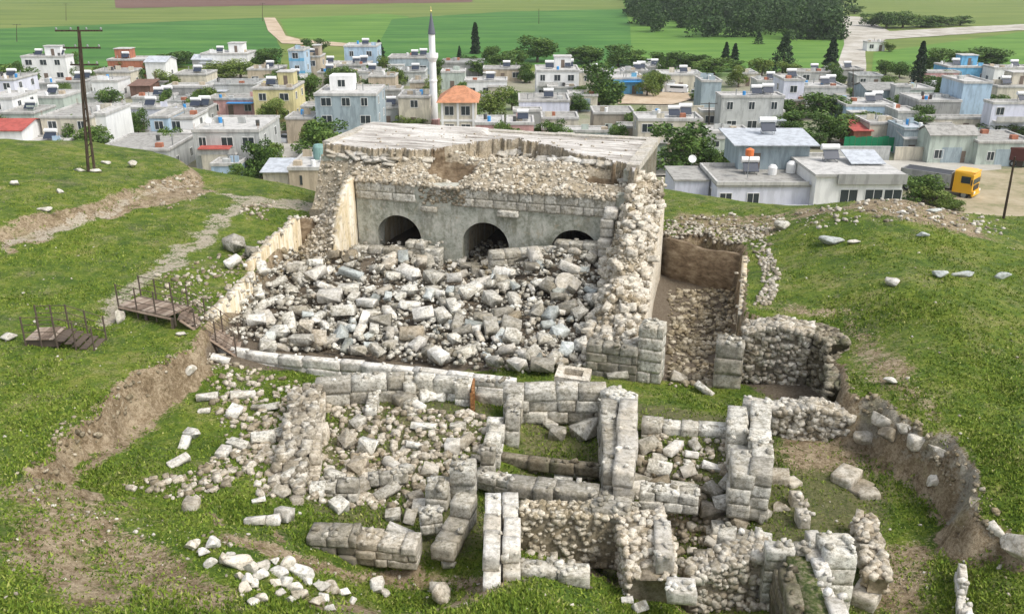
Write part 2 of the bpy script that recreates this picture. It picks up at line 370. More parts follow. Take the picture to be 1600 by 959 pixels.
# ---------------------------------------------------------------- stones
def hull_np(pts):
    bm = bmesh.new()
    for p_ in pts: bm.verts.new(p_)
    g = bmesh.ops.convex_hull(bm, input=bm.verts)
    junk = [v for v in bm.verts if not v.link_faces]
    if junk: bmesh.ops.delete(bm, geom=junk, context='VERTS')
    bmesh.ops.triangulate(bm, faces=bm.faces); bmesh.ops.recalc_face_normals(bm, faces=bm.faces)
    bm.verts.index_update()
    V = np.array([tuple(v.co) for v in bm.verts]); F = np.array([[v.index for v in f.verts] for f in bm.faces]); bm.free()
    return V, F
def rock_pts(n=10, flat=.8):
    L = []; sx, sy = RNG.uniform(.75, 1.0), RNG.uniform(.65, 1.0)
    for a in (-1, 1):
        for b_ in (-1, 1):
            for c in (-1, 1):
                for _ in range(1 + (RNG.random() < .45)):
                    L.append((a * sx * RNG.uniform(.28, .5), b_ * sy * RNG.uniform(.26, .5), c * flat * RNG.uniform(.26, .5)))
    for _ in range(3):
        v = RNG.normal(size=3); v /= np.linalg.norm(v); v *= RNG.uniform(.42, .55); v[2] *= flat; L.append(tuple(v))
    return L
def block_pts(chip=.12, big=.0):
    L = []
    for sx in (-1, 1):
        for sy in (-1, 1):
            for sz in (-1, 1):
                c = abs(RNG.normal() * .015) + .018 + (chip * RNG.random() if RNG.random() < .25 else 0)
                cx, cy, cz = [c * RNG.uniform(.6, 1.4) for _ in range(3)]; j = RNG.normal(size=3) * .006
                h = .5
                L += [(sx*(h-cx)+j[0], sy*h+j[1], sz*h+j[2]), (sx*h+j[0], sy*(h-cy)+j[1], sz*h+j[2]), (sx*h+j[0], sy*h+j[1], sz*(h-cz)+j[2])]
    return L
ROCKS = [hull_np(rock_pts(10, RNG.uniform(.6, .95))) for _ in range(20)]
def rough_block(cuts=3, sharp=1.0):
    bm = bmesh.new(); bmesh.ops.create_cube(bm, size=1.0); bmesh.ops.subdivide_edges(bm, edges=bm.edges, cuts=cuts, use_grid_fill=True); bmesh.ops.triangulate(bm, faces=bm.faces)
    V = np.array([tuple(v.co) for v in bm.verts]); F = np.array([[v.index for v in f.verts] for f in bm.faces]); bm.free()
    pw = 48.0 * sharp; nrm = (np.abs(V * 2) ** pw).sum(1) ** (1 / pw); V = V / nrm[:, None]
    for _ in range(int(RNG.integers(1, 4))):
        n_ = RNG.choice([-1., 1.], 3) * RNG.uniform(.35, 1, 3)
        if RNG.random() < .5: n_[int(RNG.integers(3))] *= .1
        n_ /= np.linalg.norm(n_); far = (V @ n_).max(); d = far - RNG.uniform(.01, .045); o = np.maximum(V @ n_ - d, 0); V = V - o[:, None] * n_
    ph = RNG.uniform(0, 6, 9)
    D = np.stack([np.sin(V[:, 0] * 9 + ph[0]) * np.sin(V[:, 1] * 8 + ph[1]), np.sin(V[:, 1] * 9 + ph[3]) * np.sin(V[:, 2] * 7 + ph[4]), np.sin(V[:, 2] * 9 + ph[6]) * np.sin(V[:, 0] * 8 + ph[7])], 1)
    V = V + D * .006 / sharp + RNG.normal(size=V.shape) * .005 / sharp
    s_ = RNG.uniform(-.08, .08, 2); V[:, 0] *= 1 + s_[0] * V[:, 2]; V[:, 1] *= 1 + s_[1] * V[:, 0]
    return V, F
def rough_rock():
    bm = bmesh.new(); bmesh.ops.create_icosphere(bm, subdivisions=3, radius=.5); V = np.array([tuple(v.co) for v in bm.verts]); F = np.array([[v.index for v in f.verts] for f in bm.faces]); bm.free()
    for _ in range(int(RNG.integers(8, 12))):
        n_ = RNG.normal(size=3); n_ /= np.linalg.norm(n_); d = RNG.uniform(.2, .36); o = np.maximum(V @ n_ - d, 0); V = V - o[:, None] * n_
    return V + RNG.normal(size=V.shape) * .006, F
BLOCKS = [rough_block() for _ in range(18)]; SHARP = [hull_np(block_pts(.16)) for _ in range(18)]; BIGROCKS = [rough_rock() for _ in range(12)]
def rotm(rx, ry, rz):
    cx, sx, cy, sy, cz, sz = np.cos(rx), np.sin(rx), np.cos(ry), np.sin(ry), np.cos(rz), np.sin(rz)
    return np.array([[cz*cy, cz*sy*sx - sz*cx, cz*sy*cx + sz*sx], [sz*cy, sz*sy*sx + cz*cx, sz*sy*cx - cz*sx], [-sy, cy*sx, cy*cx]])
class Scatter:
    def __init__(s): s.V = []; s.F = []; s.T = []; s.n = 0
    def put(s, base, loc, size, rot=(0, 0, 0), tint=None):
        V, F = base; v = (V * np.asarray(size)) @ rotm(*rot).T + np.asarray(loc)
        s.V.append(v); s.F.append(F + s.n); s.n += len(v); s.T.append(np.full(len(v), RNG.uniform(.2, .8) if tint is None else tint))
    def rock(s, loc, d, tint=None, flat=1):
        b = ROCKS[int(RNG.integers(len(ROCKS)))]
        s.put(b, loc, (d * RNG.uniform(.8, 1.3), d * RNG.uniform(.7, 1.1), d * RNG.uniform(.6, 1) * flat), (RNG.uniform(-.4, .4), RNG.uniform(-.4, .4), RNG.uniform(0, 6.28)), tint)
    def block(s, loc, size, rot=(0, 0, 0), tint=None):
        s.put(BLOCKS[int(RNG.integers(len(BLOCKS)))], loc, size, rot, tint)
    def tri(s, V, F, tint=.4):
        V = np.asarray(V, float); F = np.asarray(F)
        s.V.append(V); s.F.append(F + s.n); s.n += len(V); s.T.append(np.full(len(V), tint))
    def box(s, c, size, rz=0, tint=.2):
        v = np.array([(x, y, z) for z in (-.5, .5) for x, y in ((-.5,-.5),(.5,-.5),(.5,.5),(-.5,.5))]) * np.asarray(size)
        v = v @ rotm(0, 0, rz).T + np.asarray(c)
        s.tri(v, [(0,2,1),(0,3,2),(4,5,6),(4,6,7),(0,1,5),(0,5,4),(1,2,6),(1,6,5),(2,3,7),(2,7,6),(3,0,4),(3,4,7)], tint)
    def build(s, name, mat, parent=None):
        if not s.V: return None
        me = mesh_np(name, np.concatenate(s.V), np.concatenate(s.F), tint=np.concatenate(s.T))
        return link_mesh(name, me, mat, parent)
def grid_np(nu, nv, fn):
    """grid surface from fn(i/(nu-1), j/(nv-1)) arrays -> V, F (triangles)"""
    a, b = np.meshgrid(np.linspace(0, 1, nu), np.linspace(0, 1, nv)); V = np.stack(fn(a, b), -1).reshape(-1, 3)
    i = np.arange(nu * nv).reshape(nv, nu); q = np.stack([i[:-1, :-1], i[:-1, 1:], i[1:, 1:], i[1:, :-1]], -1).reshape(-1, 4)
    return V, np.concatenate([q[:, [0, 1, 2]], q[:, [0, 2, 3]]])

# ---------------------------------------------------------------- vaulted hall
OB = np.array([-9.67, 54.27]); AU = R(16.5); U2 = np.array([math.cos(AU), -math.sin(AU)]); V2 = np.array([math.sin(AU), math.cos(AU)])
def Bw(u, v, z): p_ = OB + u * U2 + v * V2; return (p_[0], p_[1], z)
def Bar(u, v, z): return (OB[0] + u * U2[0] + v * V2[0], OB[1] + u * U2[1] + v * V2[1], z)
t = NT('weathered_plaster'); p = t.pos()
n1 = t.noise(.8, 5, .65, p); n2 = t.noise(5, 4, .7, p); st = t.noise(1.0, 5, .7, t.pos((1.6, 1.6, .5)))
c = t.ramp(t.math('ADD', t.math('MULTIPLY', n1, .6), t.math('MULTIPLY', n2, .4)), [(.36, (.20,.21,.16)), (.48, (.38,.385,.32)), (.6, (.54,.53,.46))])
c = t.mix(t.ramp(st, [(.42, .5), (.52, 0.0)]), c, (.15,.15,.10))
c = t.mix(t.ramp(t.noise(1.7, 5, .7, p), [(.58, 0.0), (.68, .6)]), c, (.40,.33,.22))
c = t.mix(t.ramp(n2, [(.55, 0.0), (.7, .5)]), c, (.52,.50,.44))
t.base(c); t.bump(n2, .05, .7); M['plaster'] = t.m
t = NT('tan_plaster'); p = t.pos(); st = t.noise(1.0, 5, .7, t.pos((2.4, 2.4, .3)))
c = t.ramp(st, [(.3, (.36,.27,.14)), (.46, (.56,.47,.31)), (.60, (.68,.63,.52))])
c = t.mix(t.ramp(t.noise(3, 5, .7, p), [(.52, 0.0), (.66, .6)]), c, (.26,.22,.16)); t.base(c); t.bump(t.noise(8, 4, .7, p), .04, .6); M['tan'] = t.m
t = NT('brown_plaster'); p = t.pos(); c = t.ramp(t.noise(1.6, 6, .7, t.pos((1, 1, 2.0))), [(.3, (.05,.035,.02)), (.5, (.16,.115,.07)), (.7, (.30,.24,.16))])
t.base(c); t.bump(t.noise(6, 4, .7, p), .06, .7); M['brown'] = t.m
t = NT('weathered_roof_plaster')
rot = t.n('ShaderNodeMapping'); rot.inputs['Rotation'].default_value = (0, 0, AU); t.l(t.pos(), rot.inputs['Vector'])
mp = t.n('ShaderNodeMapping'); mp.inputs['Scale'].default_value = (.28, 2.6, 2.6); t.l(rot.outputs[0], mp.inputs['Vector'])
st = t.noise(1.0, 6, .7, mp.outputs[0]); n2 = t.noise(6, 4, .7, t.pos())
c = t.ramp(st, [(.34, (.17,.15,.125)), (.44, (.40,.37,.33)), (.55, (.62,.59,.54)), (.7, (.74,.72,.68))])
c = t.mix(t.ramp(n2, [(.3, .6), (.5, 0.0)]), c, (.33,.29,.23)); t.base(c); t.bump(t.math('ADD', st, t.math('MULTIPLY', n2, .25)), .16, 1.0); M['roof'] = t.m

hall = empty('vaulted_hall', Bw(7, 5, 8), 0, 'long ruined stone hall with three round arches and a cracked pale roof', 'ruin')
bpy.context.view_layer.update(); HINV = hall.matrix_world.inverted()
def hp(o): o.parent = hall; o.matrix_parent_inverse = HINV; return o
# the arched front wall: solid strip cut by three arches
AC = [2.75, 8.4, 13.95]; AR = 1.5; ZS, ZT, ZB = 13.5, 17.0, 10.8
def arched_wall(u0, u1, v0, v1, zb, zt):
    mb = MB(); N = 14; cur = u0
    def quad(a, b_, c_, d_): mb.add([Bw(*a), Bw(*b_), Bw(*c_), Bw(*d_)], [(0, 1, 2, 3)])
    for ac in AC:
        l, r = ac - AR, ac + AR
        for vv in (v0, v1): quad((cur, vv, zb), (l, vv, zb), (l, vv, zt), (cur, vv, zt))
        xs = [ac - AR * math.cos(math.pi * i / N) for i in range(N + 1)]; zs = [ZS + AR * math.sin(math.pi * i / N) for i in range(N + 1)]
        for i in range(N):
            for vv in (v0, v1): quad((xs[i], vv, zs[i]), (xs[i+1], vv, zs[i+1]), (xs[i+1], vv, zt), (xs[i], vv, zt))
            quad((xs[i], v0, zs[i]), (xs[i+1], v0, zs[i+1]), (xs[i+1], v1, zs[i+1]), (xs[i], v1, zs[i]))
        quad((l, v0, zb), (l, v1, zb), (l, v1, ZS), (l, v0, ZS)); quad((r, v0, zb), (r, v1, zb), (r, v1, ZS), (r, v0, ZS))
        cur = r
    for vv in (v0, v1): quad((cur, vv, zb), (u1, vv, zb), (u1, vv, zt), (cur, vv, zt))
    quad((u0, v0, zt), (u1, v0, zt), (u1, v1, zt), (u0, v1, zt))
    return mb
fw = hp(arched_wall(0, 16.3, 0, 1.2, ZB, ZT).build('arched_wall', M['plaster']))
# worn ashlar band over the arches
s = Scatter()
for row, (z0, z1, out) in enumerate([(15.9, 16.4, .10), (16.4, 16.98, .06)]):
    u = 0.0
    while u < 16.2:
        L = min(RNG.uniform(.6, 1.5), 16.25 - u); gap = 4.3 < u + L / 2 < 7.2
        if not gap or RNG.random() < .25:
            s.block(Bw(u + L / 2, -out / 2 + .05 + (.03 * RNG.random()), (z0 + z1) / 2), (L - .02, .2, z1 - z0 - .02), (0, 0, -AU), RNG.uniform(.45, .75))
        u += L
hp(s.build('stone_band', M['block']))
for u_, z_, sz_ in ((9.9, 15.72, (1.25, .42, .34)), (4.9, 15.6, (1.0, .3, .3))):
    s = Scatter(); s.block(Bw(u_, -.18, z_), sz_, (0, 0, -AU), .6); hp(s.build('corbel', M['block']))
# body: side walls, back wall, partitions between the vaults, ceiling
mb = MB()
def bbox(mb, u0, u1, v0, v1, z0, z1, tint=.5):
    mb.add([Bw(u0,v0,z0),Bw(u1,v0,z0),Bw(u1,v1,z0),Bw(u0,v1,z0),Bw(u0,v0,z1),Bw(u1,v0,z1),Bw(u1,v1,z1),Bw(u0,v1,z1)],
           [(0,3,2,1),(4,5,6,7),(0,1,5,4),(1,2,6,5),(2,3,7,6),(3,0,4,7)], tint)
bbox(mb, -3.3, -.05, 2.0, 9.9, 6, 17.9); bbox(mb, 16.35, 17.15, 1.6, 9.9, 6, 18.35); bbox(mb, 16.31, 17.1, -.1, 1.59, 6, 17.3); bbox(mb, -.05, 16.35, 9.0, 9.9, 6, 18.35)
hp(mb.build('outer_wall', M['plaster']))
mb = MB()
for a, b_ in ((-.05, .95), (4.55, 6.6), (10.2, 12.1), (15.75, 16.35)): bbox(mb, a, b_, 1.21, 8.99, 9, 15.3)
bbox(mb, -.05, 16.35, 1.21, 8.99, 15.3, 15.9)
hp(mb.build('vault_partition', M['tan']))
# broken top of the vault as a height surface
def top_z(u, v):
    e = .9 * fbm(u * 1.1, v * .6, 51, 4) + .35 * fbm(u * 5, v * 2, 52, 3)
    vb = np.interp(u, [-3.3, -1, 3, 4.4, 5.2, 7, 9.6, 10.6, 12.2, 14, 16.3, 17.3], [2.6, 2.3, 2.6, 3.2, 5.6, 7.0, 7.4, 6.6, 4.6, 3.4, 2.4, .2]) + e
    up = sstep(-.06, .06, v - vb)
    roofz = 18.6 + .10 * fbm(u * .35, v * .4, 55, 3) + .07 * fbm(u * .4, v * 2.6, 53, 4) + .22 * sstep(.3, -.3, u - 5.6) * sstep(7.0, 8.2, v)
    low = 17.15 + .95 * sstep(0, 3.2, v) - .55 * sstep(5.0, 6.0, u) * sstep(13, 10, u) * sstep(3.0, 5.2, v) + .20 * fbm(u * 1.1, v * 1.1, 57, 4)
    low = low - .75 * np.exp(-((u - 5.8) / .9) ** 2) * sstep(2.2, .4, v)              # notch in the wall head
    low = low - sstep(-.3, -2.6, u) * sstep(2.4, .2, v) * 2.2
    hole = np.exp(-(((u - 5.4) / 1.5) ** 4 + ((v - 2.7) / 1.15) ** 4)); low = low - 1.35 * hole
    hole2 = np.exp(-(((u - 15.2) / 1.1) ** 4 + ((v - 2.0) / .45) ** 4)); low = low - .9 * hole2
    return low + (roofz - low) * up, up, np.maximum(hole, hole2)
def topgrid(cond, name, mat, tint=.4):
    nu, nv = 400, 200; u = np.linspace(-3.35, 17.15, nu); v = np.linspace(-.02, 9.95, nv); uu, vv = np.meshgrid(u, v)
    zz, up, ho = top_z(uu, vv); x, y, z = Bar(uu, vv, zz); i = np.arange(nu * nv).reshape(nv, nu)
    q = np.stack([i[:-1, :-1], i[:-1, 1:], i[1:, 1:], i[1:, :-1]], -1).reshape(-1, 4)
    cu = up.reshape(-1)[q].mean(1); ch = ho.reshape(-1)[q].mean(1); k = cond(cu, ch)
    me = mesh_np(name, np.stack([x, y, z], -1).reshape(-1, 3), q[k], tint=np.full(nu * nv, tint)); return hp(link_mesh(name, me, mat))
topgrid(lambda a, h: (a > .93), 'roof', M['roof'])
topgrid(lambda a, h: (a <= .93) & (h <= .35), 'broken_core', M['warm'], .3)
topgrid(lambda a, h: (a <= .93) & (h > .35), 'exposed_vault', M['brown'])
mb = MB()
for u0, u1, v0, v1, zt_ in ((16.55, 17.3, 1.3, 9.3, 18.78), (-3.45, 17.3, 9.35, 10.05, 18.72), (-3.45, -2.95, 2.6, 9.34, 18.75)):
    n_ = max(1, int(max(u1 - u0, v1 - v0) / 1.1))
    for k in range(n_):
        a0, a1 = k / n_, (k + 1) / n_; dz = RNG.normal() * .015
        if u1 - u0 > v1 - v0: bbox(mb, u0 + (u1-u0)*a0, u0 + (u1-u0)*a1 - .012, v0, v1, 18.4, zt_ + dz, .6)
        else: bbox(mb, u0, u1, v0 + (v1-v0)*a0, v0 + (v1-v0)*a1 - .012, 18.4, zt_ + dz, .6)
hp(mb.build('roof_edge', M['bright']))
# skirt under the broken head (front and left) and the stones bedded in it
s = Scatter()
def skirt(uv, zlow):
    uv = np.array(uv); zt_, _, _ = top_z(uv[:, 0], uv[:, 1]); x, y, _ = Bar(uv[:, 0], uv[:, 1], 0); n_ = len(uv)
    V = np.concatenate([np.stack([x, y, zt_], -1), np.stack([x, y, np.minimum(zt_, zlow)], -1)])
    s.tri(V, [f for i in range(n_ - 1) for f in ((i, n_ + i, n_ + i + 1), (i, n_ + i + 1, i + 1))], .3)
skirt([(a, -.02) for a in np.linspace(-.1, 17.15, 120)], 16.95); skirt([(a, -.02) for a in np.linspace(-3.35, -.1, 20)], 11); skirt([(-3.35, b_) for b_ in np.linspace(-.02, 9.95, 60)], 9); skirt([(17.15, b_) for b_ in np.linspace(-.02, 9.95, 60)], 11)
for _ in range(3600):
    u = RNG.uniform(-3.3, 17.0); v = RNG.uniform(0, 8) ** 1.0
    zz, up, ho = top_z(np.array([u]), np.array([v]))
    if up[0] > .4 or ho[0] > .3: continue
    zz = zz.copy()
    d = RNG.uniform(.1, .42) if RNG.random() < .3 else RNG.uniform(.08, .24); s.rock((*Bar(u, v, 0)[:2], zz[0] + d * .1), d, RNG.uniform(.3, 1.1))
for _ in range(90):
    u = RNG.uniform(-2.5, 16.0); v = RNG.uniform(2, 9); zz, up, ho = top_z(np.array([u]), np.array([v]))
    if up[0] > .95: s.rock((*Bar(u, v, 0)[:2], zz[0] + .02), RNG.uniform(.06, .22))
for _ in range(260):
    u = RNG.uniform(0, 16.3); zz = float(top_z(np.array([u]), np.array([0.0]))[0][0]); z = RNG.uniform(16.95, max(17.0, zz)); s.rock((*Bar(u, -.05, 0)[:2], z), RNG.uniform(.15, .35))
for _ in range(120):
    u = RNG.uniform(4.3, 7.2); s.rock((*Bar(u, -.02, 0)[:2], RNG.uniform(15.9, 16.9)), RNG.uniform(.12, .3), RNG.uniform(.0, .45))
hp(s.build('rubble_core', M['warm']))
n_ = 0
while n_ < 44:
    u = RNG.uniform(-3, 16.5); v = RNG.uniform(1.5, 8.5); zz, up, ho = top_z(np.array([u]), np.array([v])); z2_, up2, _ = top_z(np.array([u]), np.array([v + .5]))
    if up[0] < .3 and up2[0] > .7 and not 3.8 < u < 7: s = Scatter(); s.block((*Bar(u, v, 0)[:2], zz[0] + .2), (RNG.uniform(.4, 1.5), RNG.uniform(.25, .6), .1), (RNG.uniform(.0, .6), RNG.normal() * .15, -AU + RNG.normal() * .3), RNG.uniform(.1, .7)); n_ += 1; hp(s.build('roof_slab', M['bright']))

# ---------------------------------------------------------------- stub of the left side wall
def slab_profile(s, line, thick, zb, tint=.4):
    """line: [(x, y, ztop)], vertical wall of given thickness"""
    n_ = len(line); V = []
    for i, (x, y, z) in enumerate(line):
        a = np.array(line[max(i-1, 0)][:2]); b_ = np.array(line[min(i+1, n_-1)][:2]); d = (b_ - a) / np.linalg.norm(b_ - a); nn = np.array([-d[1], d[0]]) * thick / 2
        for sg in (1, -1):
            for zz in (zb, z): V.append((x + sg * nn[0], y + sg * nn[1], zz))
    F = []
    for i in range(n_ - 1):
        a = i * 4; b_ = a + 4
        for q in ((a, a+1, b_+1, b_), (a+2, b_+2, b_+3, a+3), (a+1, a+3, b_+3, b_+1)): F += [(q[0], q[1], q[2]), (q[0], q[2], q[3])]
    for a in (0, (n_-1)*4): F += [(a, a+2, a+3), (a, a+3, a+1)]
    s.tri(V, F, tint)
def bline(pts): return [(*Bw(u, v, 0)[:2], z) for u, v, z in pts]
sw = empty('hall_side_wall', Bw(-1, -1.5, 12), 0, 'short broken side wall stub left of the arches, with a yellowish plastered face', 'wall'); bpy.context.view_layer.update(); SWI = sw.matrix_world.inverted()
def swp(o): o.parent = sw; o.matrix_parent_inverse = SWI
s = Scatter(); slab_profile(s, bline([(-.3, -.02, 17.2), (-.3, -.7, 16.9), (-.3, -1.3, 16.4), (-.3, -1.9, 15.6), (-.3, -2.5, 14.4), (-.3, -3.0, 13.0)]), .5, 11); swp(s.build('plastered_face', M['tan']))
s = Scatter()
V, F = grid_np(26, 26, lambda a, b_: Bar(-.4 - 3.2 * a, .6 - 4.4 * b_, 12.2 + (np.interp(b_, [0, .15, .3, .45, .58, .7, .83, 1], [17.4, 17.1, 16.8, 16.3, 15.5, 14.3, 13.1, 12.3]) - 12.3) * (1 - .85 * a ** .9) + .3 * fbm(a * 5, b_ * 5, 61) - 1.0 * sstep(.92, 1, np.maximum(a, b_))))
s.tri(V, F, .25)
for _ in range(1100):
    k = V[int(RNG.integers(len(V)))]; d = RNG.uniform(.1, .42); s.rock(k + RNG.normal(size=3) * .06, d)
swp(s.build('rubble_core', M['warm']))
def one_off(name, s, mat, label, cat, group=None):
    o = s.build(name, mat); return tag(o, label, cat, group)

# ---------------------------------------------------------------- long right side wall: torn rubble core with a plastered outer face
rw = empty('hall_side_wall', (7, 43, 12), 0, 'long torn side wall of pale rubble running from the roof corner towards the viewer', 'wall'); bpy.context.view_layer.update(); RWI = rw.matrix_world.inverted()
def rwp(o): o.parent = rw; o.matrix_parent_inverse = RWI
INL = [(3.15, 36.6), (4.0, 41.0), (5.0, 46.0), (5.95, 50.6)]; OUTL = [(5.75, 36.9), (6.75, 41.5), (7.75, 46.5), (9.0, 52.0)]
ty = np.array([0, .3, .65, 1.0]); i_ = np.array(INL); o_ = np.array(OUTL)
def rw_xy(a, b_):
    xi = np.interp(b_, ty, i_[:, 0]); yi = np.interp(b_, ty, i_[:, 1]); xo = np.interp(b_, ty, o_[:, 0]); yo = np.interp(b_, ty, o_[:, 1])
    return xi + (xo - xi) * a, yi + (yo - yi) * a
def rw_z(a, b_):
    ridge = np.interp(b_, [0, .1, .3, .5, .7, .85, 1], [13.5, 14.3, 14.9, 15.6, 16.6, 17.4, 18.1])
    z = ridge - .9 * np.abs(a - .62) ** 1.3 - sstep(.42, 0, a) * np.interp(b_, [0, .5, 1], [.9, 1.7, 2.0]) + 1.1 * fbm(a * 2.4, b_ * 8, 71, 5)
    return z
V, F = grid_np(24, 90, lambda a, b_: (*rw_xy(a, b_), rw_z(a, b_)))
s = Scatter(); s.tri(V, F, .3)
bb = np.linspace(0, 1, 60)
for aa in (0., 1.):
    x, y = rw_xy(np.full(60, aa), bb); z = rw_z(np.full(60, aa), bb); VV = np.concatenate([np.stack([x, y, z], -1), np.stack([x, y, z * 0 + 10.8], -1)]); s.tri(VV, [f for i in range(59) for f in ((i, 60+i, 61+i), (i, 61+i, i+1))], .3)
a_ = np.linspace(0, 1, 14); x, y = rw_xy(a_, a_ * 0); z = rw_z(a_, a_ * 0); s.tri(np.concatenate([np.stack([x, y, z], -1), np.stack([x, y, z * 0 + 10.8], -1)]), [f for i in range(13) for f in ((i, 14+i, 15+i), (i, 15+i, i+1))], .3)
for _ in range(3300):
    a = RNG.random(); b_ = RNG.random(); x, y = rw_xy(a, b_); z = float(rw_z(np.array(a), np.array(b_))); d = RNG.uniform(.25, .6) if RNG.random() < .12 else RNG.uniform(.06, .24)
    s.rock((float(x), float(y), z + .02), d, RNG.uniform(-.1, 1.0))
for _ in range(500):
    a, b_ = (RNG.random(), 0.) if RNG.random() < .4 else (0., RNG.random()); x, y = rw_xy(a, b_); z = float(rw_z(np.array(a), np.array(b_))); s.rock((float(x), float(y), RNG.uniform(12.2, z)), RNG.uniform(.15, .4))
for _ in range(150):
    a = RNG.random() ** 1.6; b_ = RNG.random(); x, y = rw_xy(a, b_); z = float(rw_z(np.array(a), np.array(b_))); s.block((float(x), float(y), z + .05), (RNG.uniform(.35, .8), RNG.uniform(.3, .5), RNG.uniform(.2, .4)), (RNG.normal() * .25, RNG.normal() * .25, RNG.normal() * .5 + 1.35), RNG.uniform(.5, 1.15))
rwp(s.build('rubble_core', M['warm']))
s = Scatter(); ol = [(*map(float, rw_xy(1.02, b_)), float(np.interp(b_, [0, .1, .3, .5, .7, .85, 1], [13.5, 14.0, 14.5, 15.1, 15.8, 16.2, 16.5]))) for b_ in np.linspace(0.02, .98, 24)]
slab_profile(s, ol, .16, 11, .5); rwp(s.build('plastered_face', M['warm']))
s = Scatter()   # squared stones of the inner face by the arches
for k in range(9):
    z = 12.2 + k * .52
    for j in range(3 if k < 6 else 2):
        x, y = Bw(16.05 + .5 * (j % 2) * 0, -.25 - j * .6, 0)[:2]; s.block((x + RNG.normal() * .05, y, z), (.75, .62, .5), (0, 0, -AU), RNG.uniform(.6, .95))
rwp(s.build('squared_stone_face', M['bright']))

# ---------------------------------------------------------------- squared masonry walls
def masonry(s, x0, y0, x1, y1, zb, prof, thick, course=.42, blk=.8, rag=.1, mis=.06, tint=(.3, .7), double=False):
    """courses of rough squared stone from (x0,y0) to (x1,y1); prof gives the top height along the wall"""
    d = np.array([x1 - x0, y1 - y0]); L = np.linalg.norm(d); d = d / L; rz = math.atan2(d[1], d[0]); nn = np.array([-d[1], d[0]])
    prof = prof if isinstance(prof, (list, tuple)) else [prof, prof]; xs = np.linspace(0, L, len(prof)); zmax = max(prof)
    nc = max(1, int(round((zmax - zb) / course))); ch = (zmax - zb) / nc
    for k in range(nc):
        z0 = zb + k * ch
        rows = (-thick / 4, thick / 4) if double or thick > .95 else (0,)
        for off in rows:
            u = 0.0; wth = thick / len(rows)
            while u < L - .08:
                bl = min(blk * RNG.uniform(.6, 1.4), L - u)
                if L - u - bl < .22: bl = L - u
                ztop = float(np.interp(u + bl / 2, xs, prof))
                if z0 + ch * .5 <= ztop and not (z0 + ch * 1.5 > ztop and RNG.random() < mis):
                    top = z0 + ch * 1.5 > ztop; hgt = ch * (RNG.uniform(.93, 1.06) if top else 1)
                    c_ = np.array([x0, y0]) + d * (u + bl / 2) + nn * (off + RNG.normal() * .03)
                    s.block((c_[0], c_[1], z0 + hgt / 2), (bl - .01, wth * RNG.uniform(.92, 1.05), hgt + .004), (RNG.normal() * .015 * (1 + top), RNG.normal() * .015, rz + RNG.normal() * .02), RNG.uniform(*tint))
                u += bl
def wall_px(label, ax, ay, bx, by, zt, zb, thick, mat='block', cat='wall', name='ruined_wall', group=None, prof=None, rubble=9, capt=None, **k):
    a = P(ax, ay, zt); b_ = P(bx, by, zt); s = Scatter()
    masonry(s, a.x, a.y, b_.x, b_.y, zb, prof or zt, thick, **k)
    for _ in range(rubble):
        q = RNG.random(); x = a.x + (b_.x - a.x) * q; y = a.y + (b_.y - a.y) * q; n_ = RNG.uniform(-.5, .5) * thick
        dd = Vector((b_.x - a.x, b_.y - a.y)).normalized(); zz = zt if not prof else float(np.interp(q, np.linspace(0, 1, len(prof)), prof))
        s.rock((x - dd.y * n_, y + dd.x * n_, zz + .03), RNG.uniform(.08, .3))
    return one_off(name, s, M[mat], label, cat, group)
def stone_wall(label, ax, ay, bx, by, zt, zb, thick, mat='rubble', prof=None, n=300, size=(.14, .4), name='rubble_wall', backing=True, group=None):
    """wall of undressed stones in mortar"""
    a = P(ax, ay, zt); b_ = P(bx, by, zt); s = Scatter(); L = (b_ - a).length; d = (b_ - a) / L; prof = prof or [zt, zt]; xs = np.linspace(0, L, len(prof))
    line = [(a.x + d.x * u, a.y + d.y * u, float(np.interp(u, xs, prof)) - .08 + .1 * float(fbm(np.array(u * 1.5 + ax), np.array(0.), 81))) for u in np.linspace(0, L, max(4, int(L / .35)))]
    slab_profile(s, line, thick * .86, zb, .08)
    for _ in range(n):
        u = RNG.uniform(0, L); zt_ = float(np.interp(u, xs, prof)); dd = RNG.uniform(*size); face = RNG.random()
        if face < .3: o = RNG.uniform(-.5, .5) * thick; z = zt_ - .05
        else: o = thick * .43 * (1 if RNG.random() < .5 else -1); z = RNG.uniform(zb, zt_)
        s.rock((a.x + d.x * u - d.y * o, a.y + d.y * u + d.x * o, z), dd)
    return one_off(name, s, M[mat], label, 'wall', group)

# left retaining walls of the hall (plastered faces, torn tops)
def plaster_wall(label, pts, thick, zb, mat='tan', stones=60):
    line = [tuple(P(a, b_, c_)) for a, b_, c_ in pts]; s = Scatter(); dense = []
    for i in range(len(line) - 1):
        for q in np.linspace(0, 1, 7)[:-1 if i < len(line) - 2 else None]:
            z = line[i][2] + (line[i+1][2] - line[i][2]) * q + RNG.normal() * .05; dense.append((line[i][0] + (line[i+1][0]-line[i][0]) * q, line[i][1] + (line[i+1][1]-line[i][1]) * q, z))
    root = empty('retaining_wall', (*dense[0][:2], zb), 0, label, 'wall'); bpy.context.view_layer.update(); inv = root.matrix_world.inverted()
    slab_profile(s, dense, thick, zb); o = s.build('plastered_face', M[mat]); o.parent = root; o.matrix_parent_inverse = inv
    s = Scatter()
    for _ in range(stones):
        k = dense[int(RNG.integers(len(dense)))]; s.rock((k[0] + RNG.normal() * thick * .4, k[1] + RNG.normal() * .25, k[2]), RNG.uniform(.12, .34), RNG.uniform(.4, .9))
    o = s.build('stone_capping', M['rubble']); o.parent = root; o.matrix_parent_inverse = inv
plaster_wall('pale plastered retaining wall rising behind the wooden stairs', [(300,530,14.2),(320,507,14.25),(324,494,14.85),(362,455,14.9),(392,425,14.7)], .4, 11.5)
